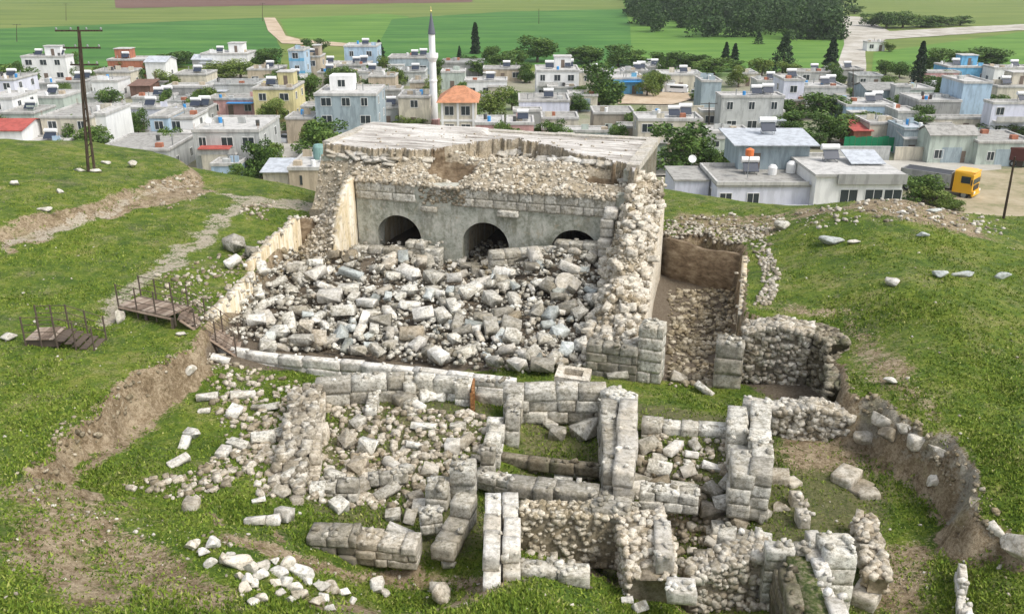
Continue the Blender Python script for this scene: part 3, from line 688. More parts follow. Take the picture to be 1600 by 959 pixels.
plaster_wall('plastered retaining wall at the far left corner of the hall, below the footpath', [(388,412,14.9),(425,372,15.0),(464,338,15.0)], .4, 11.5)
plaster_wall('dark short wall closing the far left corner of the hall', [(466,340,14.9),(510,342,14.7)], .4, 11.5, 'brown', 30)

# trench on the right of the hall: brown back wall with a belt of loose stones over it, plastered right wall
bw = P(1036,372,13.7); bw2 = P(1166,402,13.7)
s = Scatter(); slab_profile(s, [(bw.x + (bw2.x-bw.x)*q, bw.y + (bw2.y-bw.y)*q, 13.7 + .1 * math.sin(q * 9)) for q in np.linspace(0, 1, 9)], .35, 10.8)
one_off('trench_wall', s, M['brown'], 'brown earth coloured back wall of the trench right of the hall', 'wall')
plaster_wall('narrow pale plastered wall along the right side of the trench', [(1164,398,14.2),(1162,440,14.4),(1158,490,14.5)], .28, 11.2, 'tan', 20)
s = Scatter()
for _ in range(420):
    q = RNG.random(); v = RNG.random(); g = hit(1038 + 165 * q, 345 + 30 * v + 12 * q); s.rock((g.x + RNG.normal() * .15, g.y + RNG.normal() * .2, g.z + .04), RNG.uniform(.1, .34), RNG.uniform(.3, .9))
for _ in range(300):
    q = RNG.random(); v = RNG.random(); g = hit(1172 + 25 * v + 20 * math.sin(q * 3), 385 + 95 * q); s.rock((g.x, g.y, g.z + .03), RNG.uniform(.08, .3), RNG.uniform(.3, .9))
tag(one_off('loose_stones', s, M['rubble'], 'belt of loose pale stones along the lip of the trench', 'stones'), kind='stuff')
s = Scatter()
for _ in range(700):
    q = RNG.random(); v = RNG.random(); g = hit(1045 + 105 * v + 0 * q, 455 + 150 * q); s.rock((g.x, g.y, g.z + .05), RNG.uniform(.08, .42), RNG.uniform(.0, .6))
tag(one_off('trench_rubble', s, M['core'], 'brown stony rubble covering the floor of the trench', 'stones'), kind='stuff')
# ---------------------------------------------------------------- walls of the hall front and the courtyards
masonry_defaults = {}
W = wall_px
for (ax, ay, bx, by, zt, prof, lab) in [
    (552, 386, 636, 388, 13.3, [13.2, 13.35, 13.3], 'low wall of squared blocks in front of the left arch'),
    (636, 378, 690, 382, 13.6, [13.7, 13.6], 'raised end of a block wall between the left and the middle arch'),
    (764, 396, 868, 390, 13.85, [13.9, 13.8, 14.0], 'broken block wall right of the middle arch'),
    (868, 378, 958, 384, 14.5, [14.5, 14.6, 14.4], 'block wall standing before the right arch')]:
    W(lab, ax, ay, bx, by, zt, 11.8, .8, prof=prof, group=None, blk=.9, course=.42, rubble=10)
W('long low kerb wall closing the front of the hall, pale flat top', 340, 543, 806, 592, 13.5, 12.6, .38, 'bright', blk=1.3, course=.45, mis=0, tint=(.5, .8))
W('back wall of the left courtyard, light capstones on large grey blocks', 492, 592, 645, 583, 14.0, 12.8, .6, blk=1.1, course=.55, prof=[13.8, 14.0, 14.0])
W('continuation of the courtyard back wall up to the rusty metal post', 650, 585, 735, 592, 14.0, 12.8, .6, blk=1.0, course=.6, prof=[14.0, 13.8, 14.0])
W('short square pier left of the rusty metal post', 712, 596, 737, 597, 14.0, 12.8, .8, blk=1.0, course=.6)
W('small stretch of wall right of the rusty metal post', 744, 592, 786, 596, 13.9, 12.8, .55, blk=1.3, course=.55)
mb = MB(); q = P(740, 596, 13.9); mb.box(q.x - .05, q.x + .05, q.y - 1.1, q.y + .1, 12.6, 14.0, .5); mb.box(q.x - .09, q.x + .09, q.y - 1.16, q.y - 1.08, 12.6, 13.95, .5)
t = NT('rusty_metal'); p = t.pos(); t.base(t.ramp(t.noise(9, 5, .7, p), [(.35, (.10,.04,.015)), (.55, (.30,.14,.05)), (.7, (.5,.36,.2))])); M['rust'] = t.m
tag(mb.build('metal_post', M['rust']), 'rusty upright metal plate standing in the courtyard back wall', 'post')
W('back wall of the middle chamber with light capstones', 786, 606, 948, 606, 14.1, 12.7, .75, blk=1.0, course=.5, prof=[13.9, 14.1, 14.2, 14.1])
W('thick corner stones right of the middle chamber back wall', 948, 606, 985, 622, 14.2, 12.7, .9, blk=.8, course=.5)
W('tall pier at the left side of the middle chamber', 790, 640, 812, 641, 14.1, 12.7, .8, blk=.9, course=.6, tint=(.5, .7))
W('stepped left wall of the middle chamber', 806, 612, 800, 634, 14.0, 12.7, .6, blk=.7, course=.45, prof=[14, 13.8])
W('lower left wall of the middle chamber with leaning stones', 776, 655, 766, 700, 13.6, 12.7, .6, blk=.6, course=.45, prof=[13.7, 13.4], rubble=8)
W('slim upright pier in front of the stepped chamber wall', 752, 698, 774, 699, 13.9, 12.8, .6, blk=.6, course=.55)
W('thick double right wall of the middle chamber, inner leaf', 948, 622, 958, 738, 14.1, 12.6, .62, blk=.85, course=.5, prof=[14.1, 14.1], tint=(.25, .6), rubble=8)
W('tall outer leaf of the chamber right wall with a pale right face', 982, 622, 975, 738, 14.3, 12.6, .7, 'bright', blk=.9, course=.55, tint=(.25, .6))
W('thin stone sill across the middle chamber floor', 780, 708, 944, 728, 13.05, 12.6, .35, 'dark', blk=.9, course=.45)
W('row of square blocks ahead of the middle chamber', 795, 748, 935, 766, 13.6, 12.6, .8, blk=.95, course=.5, prof=[13.5, 13.6, 13.55])
W('low broken wall right of the row of square blocks', 935, 770, 1000, 776, 13.45, 12.6, .8, blk=.7, course=.45, prof=[13.4, 13.3])
W('square pedestal with a pale slab on top in the left courtyard', 704, 722, 744, 723, 14.1, 12.8, .8, blk=1.2, course=.62, tint=(.45, .65), name='pedestal', cat='pedestal')
W('short wall of squared blocks below the pedestal', 668, 752, 702, 755, 13.6, 12.8, .8, blk=.8, course=.45)
W('stepped wall running down from the pedestal to the dirt ledge', 730, 778, 690, 842, 13.7, 12.9, .75, blk=.75, course=.45, prof=[13.9, 13.7, 13.4, 13.2], rubble=8)
W('double row of pale ashlar blocks along the left of the sunken room', 786, 768, 784, 890, 14.2, 12.2, 1.0, 'bright', blk=.95, course=.55, prof=[14.2, 14.2, 14.2, 13.7], double=True, tint=(.3, .7))
stone_wall('rubble back wall inside the sunken room', 812, 792, 985, 795, 14.0, 12.0, .8, 'core', n=620, size=(.12, .3))
W('grey dressed course on top of the sunken room back wall', 925, 786, 986, 790, 14.15, 13.7, .7, blk=1.2, course=.45)
stone_wall('broad right wall of the sunken room, earthy top', 1000, 790, 1020, 880, 14.0, 12.2, 1.5, 'warm', prof=[14.0, 14.0, 13.8, 13.5], n=420, size=(.14, .4))
W('pale blocks on the right edge of the sunken room wall', 1030, 812, 1038, 872, 14.05, 13.4, .5, 'bright', blk=.9, course=.6, mis=.2)
W('low front wall of the sunken room with an arched slab', 812, 882, 875, 886, 13.6, 12.6, .6, blk=1.2, course=.5)
W('long flat slab lying at the right of the sunken room front', 872, 886, 922, 887, 13.65, 13.2, .6, blk=1.6, course=.4)
W('low long wall crossing right of the middle chamber', 1003, 656, 1140, 668, 13.6, 12.7, .7, blk=.9, course=.42, prof=[13.6, 13.5, 13.6], rubble=14)
W('massive double wall of worn blocks, left leaf', 1153, 632, 1160, 742, 14.3, 12.6, .75, blk=.9, course=.6, prof=[14.3, 14.25], tint=(.3, .7), rubble=10)
W('massive double wall of worn blocks, right leaf', 1187, 628, 1190, 742, 14.35, 12.6, .75, 'block', blk=.8, course=.5, tint=(.3, .8), rubble=12)
W('light coping wall behind the massive double wall', 1162, 622, 1232, 634, 13.9, 12.8, .6, 'bright', blk=1.2, course=.5)
stone_wall('mossy rubble wall right of the massive double wall', 1215, 625, 1330, 640, 14.1, 12.7, .9, 'rubble', n=520, size=(.15, .45), prof=[13.8, 14.2, 14.0])
stone_wall('rubble left wall of the left courtyard', 480, 600, 440, 765, 13.9, 12.9, 1.0, 'rubble', n=620, size=(.16, .5), prof=[13.9, 13.8, 13.7, 13.4])
W('short dark wall at the front left corner of the courtyard, pale left end', 484, 826, 560, 830, 13.7, 12.7, .8, blk=.5, course=.34, tint=(.1, .5))
W('low undermined wall with ragged capstones along the dirt ledge', 560, 838, 655, 846, 13.45, 12.7, .8, 'rubble', blk=.6, course=.3, rubble=40, prof=[13.5, 13.35])
W('pier of grey blocks at the near end of the long side wall', 1002, 503, 1040, 508, 14.9, 12.2, 1.0, blk=1.0, course=.6, tint=(.3, .55))
W('low grey blockwork under the near end of the torn side wall', 918, 532, 998, 540, 13.9, 12.2, .7, blk=.8, course=.42, tint=(.2, .5))
W('squat pier of large damp blocks right of the trench', 1120, 528, 1164, 532, 14.3, 12.1, 1.0, blk=1.1, course=.65, tint=(.2, .45))
stone_wall('wide rubble wall set into the bank right of the trench', 1166, 500, 1268, 512, 14.9, 12.2, 1.3, 'rubble', n=900, size=(.14, .45), prof=[14.6, 15.0, 14.9])
stone_wall('dark damp rubble facing in the corner of the bank', 1268, 508, 1312, 535, 14.8, 12.2, 1.2, 'dark', n=420, size=(.14, .42))
stone_wall('end of the rubble facing turning along the bank', 1314, 535, 1312, 605, 14.3, 12.2, .9, 'dark', n=420, size=(.16, .5))
W('square pale pier at the lower right, rising over the ditch', 1283, 848, 1333, 849, 14.6, 12.5, 1.0, blk=1.3, course=.55, tint=(.45, .7), name='pedestal', cat='pedestal')
W('thin diagonal footing of pale stones running up to the square pier', 1240, 765, 1278, 845, 13.15, 12.6, .4, 'bright', blk=.6, course=.4, mis=.1)
W('grassy topped wall sloping away from the square pier, right leaf', 1270, 855, 1315, 965, 14.3, 12.5, .45, 'bright', blk=.7, course=.45)
W('left leaf of the sloping wall over the dark pit', 1222, 868, 1250, 965, 14.3, 12.0, .4, 'dark', blk=.7, course=.45)
W('coping joining the sloping wall and the square pier', 1196, 850, 1270, 854, 14.3, 12.4, .5, blk=.9, course=.4)
stone_wall('heaped rubble wall behind the dark pit', 1075, 868, 1200, 856, 13.7, 11.3, .9, 'rubble', n=620, size=(.12, .38), prof=[13.2, 13.6, 13.9])
stone_wall('masonry with shade in its dark colour, bottom of the dark pit', 1080, 905, 1215, 895, 12.8, 11.0, .5, 'dark', n=300, size=(.15, .4))  # added lower wall; its dark stone colour stands in for the pit's shade
W('pale slab over the near edge of the dark pit', 1042, 912, 1088, 914, 13.9, 13.5, .6, 'bright', blk=1.5, course=.3)
stone_wall('thin tumbled wall line in the grass right of the square pier', 1350, 800, 1374, 900, 13.4, 12.8, .6, 'warm', n=170, size=(.15, .4))
W('thin white kerb running down the right edge of the grass', 1502, 880, 1512, 965, 13.6, 13.0, .2, 'bright', blk=.6, course=.3)
W('short low row of squared blocks in the front left of the left courtyard', 496, 752, 560, 752, 13.45, 12.8, .55, blk=.6, course=.4, mis=.3)
W('pillar like stub below the courtyard back wall', 640, 596, 646, 636, 13.6, 12.8, .5, blk=.6, course=.4, prof=[13.8, 13.2])
W('low crossing wall left of the square pedestal', 575, 742, 650, 734, 13.2, 12.8, .4, blk=.6, course=.3, mis=.3)
W('tan faced inner leaf of the left courtyard wall', 500, 612, 486, 745, 13.6, 12.8, .4, 'warm', blk=.6, course=.4, prof=[13.6, 13.3, 13.5, 13.2], mis=.25)
W('low pale footing on the grass at the lower left of the courtyard', 388, 815, 474, 806, 13.4, 13.0, .5, 'bright', blk=.7, course=.35, mis=.3)
W('tumbled row of blocks leading right from the white topped block', 1000, 760, 1092, 768, 13.3, 12.6, .7, blk=.7, course=.4, mis=.3, rubble=16)
W('low row of blocks closing the heap below the massive wall', 1122, 826, 1206, 842, 13.5, 12.6, .7, blk=.6, course=.4, mis=.3, rubble=16)
W('thin low wall across the room right of the middle chamber', 1012, 722, 1130, 728, 13.0, 12.6, .4, blk=.6, course=.3, mis=.4)
W('short return wall at the back of the left courtyard', 585, 600, 580, 640, 13.4, 12.8, .45, blk=.55, course=.35, mis=.3)
W('low wall linking the pedestal and the slim upright pier', 745, 735, 800, 748, 13.3, 12.7, .5, blk=.6, course=.35, mis=.2)
W('low wall from the stepped wall to the sunken room', 655, 800, 690, 796, 13.5, 12.8, .6, blk=.6, course=.35, mis=.2)
# bed of earth and grass between the two leaves of the sloping wall
s = Scatter(); a_ = P(1243, 862, 14.1); b_ = P(1280, 965, 14.1); slab_profile(s, [(a_.x, a_.y, 14.15), (b_.x, b_.y, 14.15)], .62, 12.3, .3)
t = NT('turf'); p = t.pos(); t.base(t.ramp(t.noise(6, 5, .7, p), [(.38, (.05,.085,.018)), (.5, (.14,.17,.05)), (.62, (.33,.29,.19))])); t.bump(t.noise(20, 3, .7, p), .05); M['turf'] = t.m
tag(s.build('earth_fill', M['turf']), 'strip of turf and earth between the two leaves of the sloping wall', 'earth')
# big exposed slabs in the right bank
HEAPB = []
def boulder(px, py, L, hgt, wid, ang=0, tilt=0, tint=.4, dz=0, mat='rubble', label='', cat='boulder', group=None, shape='rock', name='boulder', z=None):
    g = hit(px, py) if z is None else P(px, py, z); V, F = (BIGROCKS if shape == 'rock' else BLOCKS)[int(RNG.integers(12))]
    me = mesh_np(name, V, F, tint=np.full(len(V), tint)); o = link_mesh(name, me, M[mat]); o['_px'] = px; HEAPB.append(o)
    o.location = (g.x, g.y, g.z + hgt * .3 + dz); o.scale = (L, wid, hgt); o.rotation_euler = (tilt, RNG.normal() * .08, math.atan2(math.sin(R(ang)) / .45, math.cos(R(ang))))
    return tag(o, label, cat, group)
for px, py, L, h_, w_, an, lab in [
    (1352, 690, 1.0, .8, .8, 10, 'grey boulder leaning on the soil bank right of the rubble wall'), (1388, 690, 1.1, .8, .8, -10, 'rounded grey boulder at the foot of the right bank'),
    (1380, 665, 1.5, .8, .6, -40, 'large grey rock slab exposed in the upper right bank'), (1410, 668, .8, .7, .5, -30, 'narrow rock slab exposed beside the large one'),
    (1468, 702, 1.4, .6, .5, -35, 'long rock slab set in the turf edge of the right bank'), (1508, 735, .8, .7, .5, -50, 'upright rock slab where the right bank turns'),
    (1522, 785, .8, .7, .5, 75, 'tall grey rock on the bend of the right bank'), (1552, 822, 1.1, .6, .6, -25, 'flat faced rock at the lower right bank'),
    (1590, 868, 1.2, 1.2, 1.1, 0, 'big rounded boulder at the right edge of the photo'), (1322, 750, .95, .55, .75, 25, 'square grey block propped up in the grass of the right ditch'),
    (1345, 762, .9, .3, .5, 20, 'thin slab under the propped grey block'), (1356, 774, .7, .4, .5, 0, 'white rough block below the propped slab'), (1458, 755, .75, .6, .5, 80, 'upright jagged grey stone alone in the grass of the right ditch'),
    (1428, 706, .45, .5, .4, 0, 'small white block at the foot of the right bank'), (1352, 940, .8, .7, .7, 30, 'tilted broken block below the square pier'), (1562, 885, .3, .3, .25, 40, 'small white stone in the grass near the right edge'),
    (1210, 748, 1.0, .5, .7, -5, 'flat bluish grey slab near the foot of the massive wall'), (1238, 755, .5, .35, .5, 10, 'small broken block beside the flat bluish slab'), (1190, 640, .5, .3, .4, 0, 'stone on the coping behind the massive wall'),
    (1258, 782, .4, .3, .3, 30, 'small stone beside the diagonal footing'), (1218, 795, .8, .5, .7, 40, 'brown boulder half sunk left of the diagonal footing')]:
    boulder(px, py, L, h_, w_, an, tint=RNG.uniform(.35, .7), label=lab, shape='block' if ('block' in lab or 'slab' in lab) and 'rock' not in lab else 'rock', cat='boulder' if 'boulder' in lab or 'rock' in lab else 'stone block', name='boulder' if 'boulder' in lab or 'rock' in lab else 'stone_block', mat='rubble', dz=-.15 - .2 * ('rock' in lab))

# ---------------------------------------------------------------- fallen blocks: each one an object
PLACED = []
def zone(px, py):
    if py < 600 and px < 460: return 'beside the hall\'s plastered left wall'
    if py < 610 and px < 1000:
        if py < 440: return 'in rubble below the ' + ('left' if px < 690 else 'middle' if px < 810 else 'right') + ' arch'
        if px > 860: return 'by the torn right wall'
        r = 'far' if py < 490 else 'central' if py < 540 else 'near'
        return 'in the ' + r + ' ' + ('left' if px < 580 else 'middle' if px < 730 else 'right') + ' hall rubble'
    if px < 470 and py < 830: return 'on the grass of the left pit'
    if px < 640 and py < 720: return 'in the left courtyard\'s back left'
    if px < 760 and py < 720: return 'in the left courtyard\'s back right'
    if px < 640: return 'in the left courtyard\'s front'
    if px < 760: return 'around the square pedestal'
    if px < 945 and py < 740: return 'inside the middle chamber'
    if py < 740: return 'right of the middle chamber'
    if px < 1000: return 'around the sunken room'
    if py < 860: return 'below the massive double wall'
    return 'by the dark pit at the bottom'
def tone(t_, mat): return {'bright': 'white', 'block': 'grey' if t_ < .5 else 'light grey', 'rubble': 'brownish', 'warm': 'tan', 'blue': 'bluish grey'}[mat]
M['blue'] = stone_mat('bluish_limestone', (.17,.18,.165), (.38,.405,.385), (.64,.67,.64), .4)
def fallen(px, py, Lpx, Wpx, ang, mat='block', tint=None, dz=0, tiltx=None, hpx=None, z=None, extra=''):
    g = hit(px, py + 6) if z is None else P(px, py, z); sc_ = proj(g.x, g.y, g.z)[2]; L = Lpx / sc_ * .95; wd = Wpx / sc_ * .95; hg = (hpx or Wpx * .75) / sc_
    tint = RNG.uniform(.25, .8) if tint is None else tint
    V, F = SHARP[int(RNG.integers(18))]; me = mesh_np('fallen_block', V, F, tint=np.full(len(V), tint)); o = link_mesh('fallen_block', me, M[mat])
    a = math.atan2(math.sin(R(ang)) / .42, math.cos(R(ang)))
    o.rotation_euler = (RNG.normal() * .3 if tiltx is None else tiltx, RNG.normal() * .22 + R(ang) * -.15, a); o.scale = (L, wd, hg)
    o.location = (g.x, g.y, g.z + hg * .38 + dz); PLACED.append((px, py))
    shp = 'long' if L / wd > 1.75 else 'squat' if L / wd < 1.3 else 'squared'
    tag(o, f'{tone(tint, mat)} {shp} block {extra or zone(px, py)}', 'stone block', 'fallen blocks ' + zone(px, py))
    o['_px'] = px; HEAPB.append(o)
    return o
hall_blocks = [(367,387,30,24,-20,'block'),(365,414,26,14,25,'bright'),(495,436,34,20,40,'bright'),(550,438,40,13,-8,'blue'),(517,475,38,22,0,'bright'),(639,434,38,20,-20,'bright'),(680,465,32,14,-20,'bright'),(711,444,24,18,0,'bright'),
(788,432,34,14,-5,'bright'),(889,428,34,18,0,'bright'),(955,459,28,18,-30,'bright'),(575,484,36,14,-15,'bright'),(641,484,40,14,30,'bright'),(608,494,34,14,-40,'bright'),(571,504,26,14,70,'bright'),(596,508,34,24,0,'block'),(662,500,34,24,5,'bright'),
(709,490,40,16,-50,'block'),(691,502,28,20,-30,'block'),(563,527,30,14,75,'bright'),(534,535,38,20,-65,'blue'),(670,558,24,20,70,'block'),(645,533,38,28,0,'warm'),(767,525,40,22,-70,'block'),(798,519,32,24,0,'block'),(800,537,28,20,0,'block'),(736,523,36,16,-10,'bright'),(740,513,30,14,0,'blue'),
(860,504,34,18,45,'blue'),(874,525,28,20,25,'blue'),(472,543,40,18,-10,'block'),(499,540,30,24,-70,'warm'),(437,529,28,20,-10,'block'),(455,517,34,18,-50,'block'),(402,512,30,18,10,'bright'),(538,500,38,22,0,'block'),(546,459,34,18,0,'block'),(468,494,28,18,0,'block'),
(736,463,42,20,30,'block'),(769,480,30,20,-30,'block'),(790,451,32,16,25,'block'),(843,449,32,14,30,'block'),(678,443,28,22,-20,'block'),(773,575,36,16,-40,'block'),(808,579,36,18,-35,'bright'),(847,579,38,22,0,'block'),(831,562,36,18,45,'block'),(885,558,26,20,60,'blue'),(909,554,26,22,80,'block'),(686,566,36,20,-25,'bright'),(785,496,34,18,10,'block'),
(510,455,32,12,20,'bright'),(420,550,26,18,10,'block'),(385,500,24,14,30,'block'),(405,470,30,16,-40,'block'),(435,445,30,14,30,'block'),(410,430,26,16,-45,'block'),(460,425,26,14,15,'block'),(395,400,26,16,-35,'block'),(840,500,26,18,70,'block'),(905,500,24,18,20,'block'),(925,480,22,16,-30,'block'),(610,545,24,16,40,'block'),(590,560,26,16,-20,'block'),(560,560,26,16,10,'block'),(730,560,28,18,20,'block'),(710,540,24,16,-40,'block'),(850,540,24,18,10,'block'),(640,460,24,16,-10,'block'),(615,440,22,14,30,'block'),(590,425,22,14,-10,'block'),(830,425,24,14,10,'block'),(855,460,22,16,-20,'block'),(480,520,22,18,0,'warm'),(500,500,22,14,30,'block')]
for b_ in hall_blocks: fallen(*b_[:5], mat=b_[5], dz=.2 + .3 * RNG.random(), tint={'bright': .75}.get(b_[5]))
# the round slab
mb = MB(); mb.lathe([(.62, -.09), (.66, -.03), (.66, .05), (.6, .1)], 28); g = hit(885, 458); o = mb.build('round_slab', M['bright']); o.location = (g.x, g.y, g.z + .55); o.rotation_euler = (R(38), R(18), 0)
tag(o, 'pale round slab leaning in the rubble near the torn right wall', 'round slab')
k = 0; tries = 0
while k < 150 and tries < 9000:
    tries += 1; px = RNG.uniform(365, 930); py = RNG.uniform(400, 575)
    if py < 400 + max(0, (px - 690)) * 0 or py > 540 + (px - 345) * .1 - 8 or px < 470 - (py - 370) * .62 or px > 955 - (py - 400) * .2: continue
    if min(abs(px - a) + 1.4 * abs(py - b_) for a, b_ in PLACED) < 14: continue
    L = RNG.uniform(13, 30); fallen(px, py, L * 1.12, L * RNG.uniform(.38, .68), RNG.uniform(-80, 80), mat=['block', 'block', 'block', 'bright', 'bright', 'warm', 'blue'][int(RNG.integers(7))], dz=RNG.uniform(.05, .5)); k += 1
court = [(325,618,34,14,5,'bright'),(380,616,40,14,10,'bright'),(367,645,24,20,70,'bright'),(300,676,26,14,-15,'bright'),(290,692,24,14,70,'bright'),(280,720,36,14,25,'bright'),(350,708,28,18,75,'bright'),(373,694,40,16,-15,'block'),(412,686,38,20,12,'block'),(422,635,30,14,0,'block'),(440,680,20,18,80,'block'),(345,560,30,12,0,'bright'),
(405,635,24,10,0,'block'),(320,640,20,8,0,'bright'),(400,812,34,14,0,'bright'),(425,812,28,16,0,'bright'),(445,806,24,26,60,'bright'),(405,780,22,8,10,'bright'),(300,790,24,24,0,'rubble'),
(502,680,24,30,0,'warm'),(455,715,34,26,-40,'warm'),(450,745,30,24,30,'block'),(440,770,26,18,-10,'rubble'),(465,755,26,18,20,'block'),(497,765,24,22,0,'block'),(517,765,20,26,0,'block'),(555,764,46,20,15,'rubble'),(605,770,44,18,20,'block'),(530,792,26,24,-20,'block'),
(545,690,30,22,-30,'rubble'),(560,660,24,18,30,'block'),(575,700,18,28,60,'block'),(560,730,28,26,50,'warm'),(524,745,32,20,-10,'block'),(600,738,44,10,-10,'bright'),(612,725,26,16,-15,'bright'),(636,732,24,14,-20,'block'),(662,664,42,12,0,'block'),(620,614,26,20,30,'block'),(595,605,22,16,50,'block'),(630,625,30,22,20,'block'),(655,633,22,12,-15,'bright'),(668,620,26,20,10,'block'),(690,618,28,20,45,'block'),(648,695,30,12,5,'bright'),(716,665,26,12,0,'block'),
(708,700,22,24,70,'bright'),(725,690,30,20,30,'rubble'),(745,715,20,16,0,'block'),(672,735,26,20,0,'rubble'),(615,805,24,20,0,'block'),(640,808,24,18,50,'block'),(660,795,30,26,0,'rubble'),(650,778,24,18,10,'rubble'),(625,830,44,16,-5,'bright'),(690,862,24,16,0,'bright'),(700,880,20,12,10,'bright'),
(860,665,22,14,-20,'block'),(870,680,18,26,80,'block'),(895,650,34,26,10,'rubble'),(915,675,40,34,20,'block'),(905,740,22,18,-40,'bright'),(925,742,20,12,10,'block'),(880,748,30,16,0,'block'),(755,745,30,18,10,'warm'),(830,730,26,14,-10,'block'),(790,752,40,18,-10,'rubble'),
(1012,697,36,22,15,'block'),(1052,702,38,16,25,'bright'),(1030,715,24,14,0,'block'),(1030,735,38,22,-10,'block'),(1080,710,22,12,0,'bright'),(1110,730,30,12,0,'bright'),(1085,695,20,14,-40,'block'),(1075,738,24,20,0,'rubble'),
(960,750,30,26,60,'block'),(988,768,46,24,0,'bright'),(1000,748,38,18,0,'block'),(1030,758,36,20,-5,'warm'),(1068,762,42,20,5,'block'),(1050,785,34,22,-10,'block'),(1085,785,40,26,30,'warm'),(1113,766,28,20,-30,'block'),(1110,800,36,26,0,'rubble'),(1130,790,30,26,0,'block'),(1155,765,30,22,15,'block'),(1170,775,22,26,80,'block'),(1135,755,26,20,20,'block'),(1120,830,20,22,0,'block'),(1115,850,30,14,-15,'bright'),(1155,815,34,24,40,'warm'),(1190,805,26,20,20,'block'),(1160,840,30,18,20,'block'),(1165,890,12,30,80,'bright'),(1135,855,28,16,20,'block'),(1100,870,34,20,0,'block'),
(1205,905,26,16,20,'rubble'),(1010,790,20,18,0,'warm'),(985,905,22,20,20,'bright'),(965,870,26,20,40,'block'),(905,897,18,18,0,'rubble'),(1060,880,22,14,0,'block'),(800,875,20,16,30,'block'),(980,935,20,10,0,'bright'),(1000,950,24,16,15,'block'),(985,530,40,20,5,'block'),(965,585,34,18,0,'block'),(1010,590,24,14,10,'block'),(1060,590,26,16,0,'rubble'),(1100,608,34,14,-20,'block')]
for b_ in court: fallen(*b_[:5], mat=b_[5], dz=.03, tint={'bright': .75}.get(b_[5]))
# frame-like stone with a square hollow, standing on the wall behind the middle chamber
mb = MB()
for x0, x1, y0, y1 in ((-.7, .7, -.55, -.25), (-.7, .7, .3, .55), (-.7, -.4, -.25, .3), (.4, .7, -.25, .3)): mb.box(x0, x1, y0, y1, 0, .4, .7)
mb.box(-.4, .4, -.25, .3, 0, .12, .2); o = mb.build('hollow_block', M['warm']); g = P(895, 590, 13.7); o.location = (g.x, g.y, 13.55); o.rotation_euler = (R(2), R(3), R(-12)); tag(o, 'pale frame shaped block with a square hollow, behind the middle chamber', 'hollow block')

# small stones between the big ones: uncountable
def stone_field(name, label, polys, n, size, mat='rubble', mound=0.0, tint=(.1, .9)):
    s = Scatter()
    for pix, w_ in polys:
        xs = [a for a, _ in pix]; ys = [b_ for _, b_ in pix]; m_ = int(n * w_); L = 0; pl = np.array(pix, float)
        while L < m_:
            q = RNG.uniform(min(xs), max(xs), 400); r_ = RNG.uniform(min(ys), max(ys), 400); d_, _ = poly_sd(q, r_, pix)
            for a, b_ in zip(q[d_ > 0], r_[d_ > 0]):
                if L >= m_: break
                g = hit(a, b_); d = size[0] + (size[1] - size[0]) * RNG.random() ** 2; s.rock((g.x, g.y, g.z + d * .15 + mound * RNG.random()), d, RNG.uniform(*tint)); L += 1
    return tag(s.build(name, M[mat]), label, 'stones', kind='stuff')
HALLP = [(345,540),(400,440),(470,385),(560,385),(930,385),(960,480),(925,585),(800,585)]
stone_field('hall_rubble', 'carpet of broken grey rubble between the fallen blocks inside the hall', [(HALLP, 1)], 4600, (.08, .42), 'block', .42)
stone_field('arch_rubble', 'brown rubble heaped in front of the middle arch', [([(700,385),(800,385),(800,440),(700,440)], .5), ([(470,330),(560,380),(560,440),(430,440)], .5)], 500, (.12, .4), 'core', .35)
stone_field('courtyard_rubble', 'small pale stones strewn over the courtyard floors', [([(500,630),(760,650),(760,760),(690,800),(480,790)], .42), ([(320,550),(470,600),(440,790),(400,770),(330,640)], .16), ([(180,760),(300,740),(430,650),(430,720),(300,790)], .10), ([(1000,680),(1140,690),(1190,850),(1060,880),(1000,800)], .16), ([(820,800),(980,800),(1000,890),(820,880)], .08), ([(1080,860),(1220,880),(1220,955),(1080,955)], .08)], 3300, (.06, .40), 'warm')
stone_field('grass_stones', 'tiny pale stones dotted over the grass slopes', [([(0,240),(300,280),(420,330),(300,520),(0,720)], .22), ([(0,760),(600,880),(1000,930),(1000,959),(0,959)], .25), ([(1050,310),(1600,360),(1600,800),(1330,600),(1200,480),(1050,340)], .2), ([(640,880),(1060,900),(1060,959),(640,959)], .08), ([(1200,740),(1600,850),(1600,959),(1340,959),(1230,800)], .12), ([(0,740),(200,810),(420,830),(300,870),(60,790)], .13)], 480, (.03, .15), 'rubble')
# heap along the path rim, left slope
stone_field('slope_rubble', 'rubble spill beside the plastered left wall', [([(245,430),(330,400),(390,400),(330,500),(300,520),(255,470)], .6), ([(225,290),(300,270),(330,300),(260,330)], .2), ([(370,320),(430,315),(420,345),(380,345)], .2)], 420, (.08, .34), 'warm')

stone_field('crest_stones', 'scatter of grey stones over the bare crest of the right mound', [([(1240,325),(1400,312),(1560,345),(1580,375),(1420,345),(1240,360)], .7), ([(1060,335),(1230,335),(1215,370),(1060,350)], .3)], 420, (.06, .36), 'rubble')
stone_field('bank_stones', 'stones and clods bedded in the cut earth banks', [([(25,742),(95,665),(165,612),(262,555),(300,545),(230,620),(150,700),(60,770)], .5), ([(1330,600),(1420,650),(1490,700),(1530,760),(1600,840),(1560,850),(1490,780),(1440,710),(1340,650)], .5)], 330, (.04, .26), 'core', tint=(.0, .6))
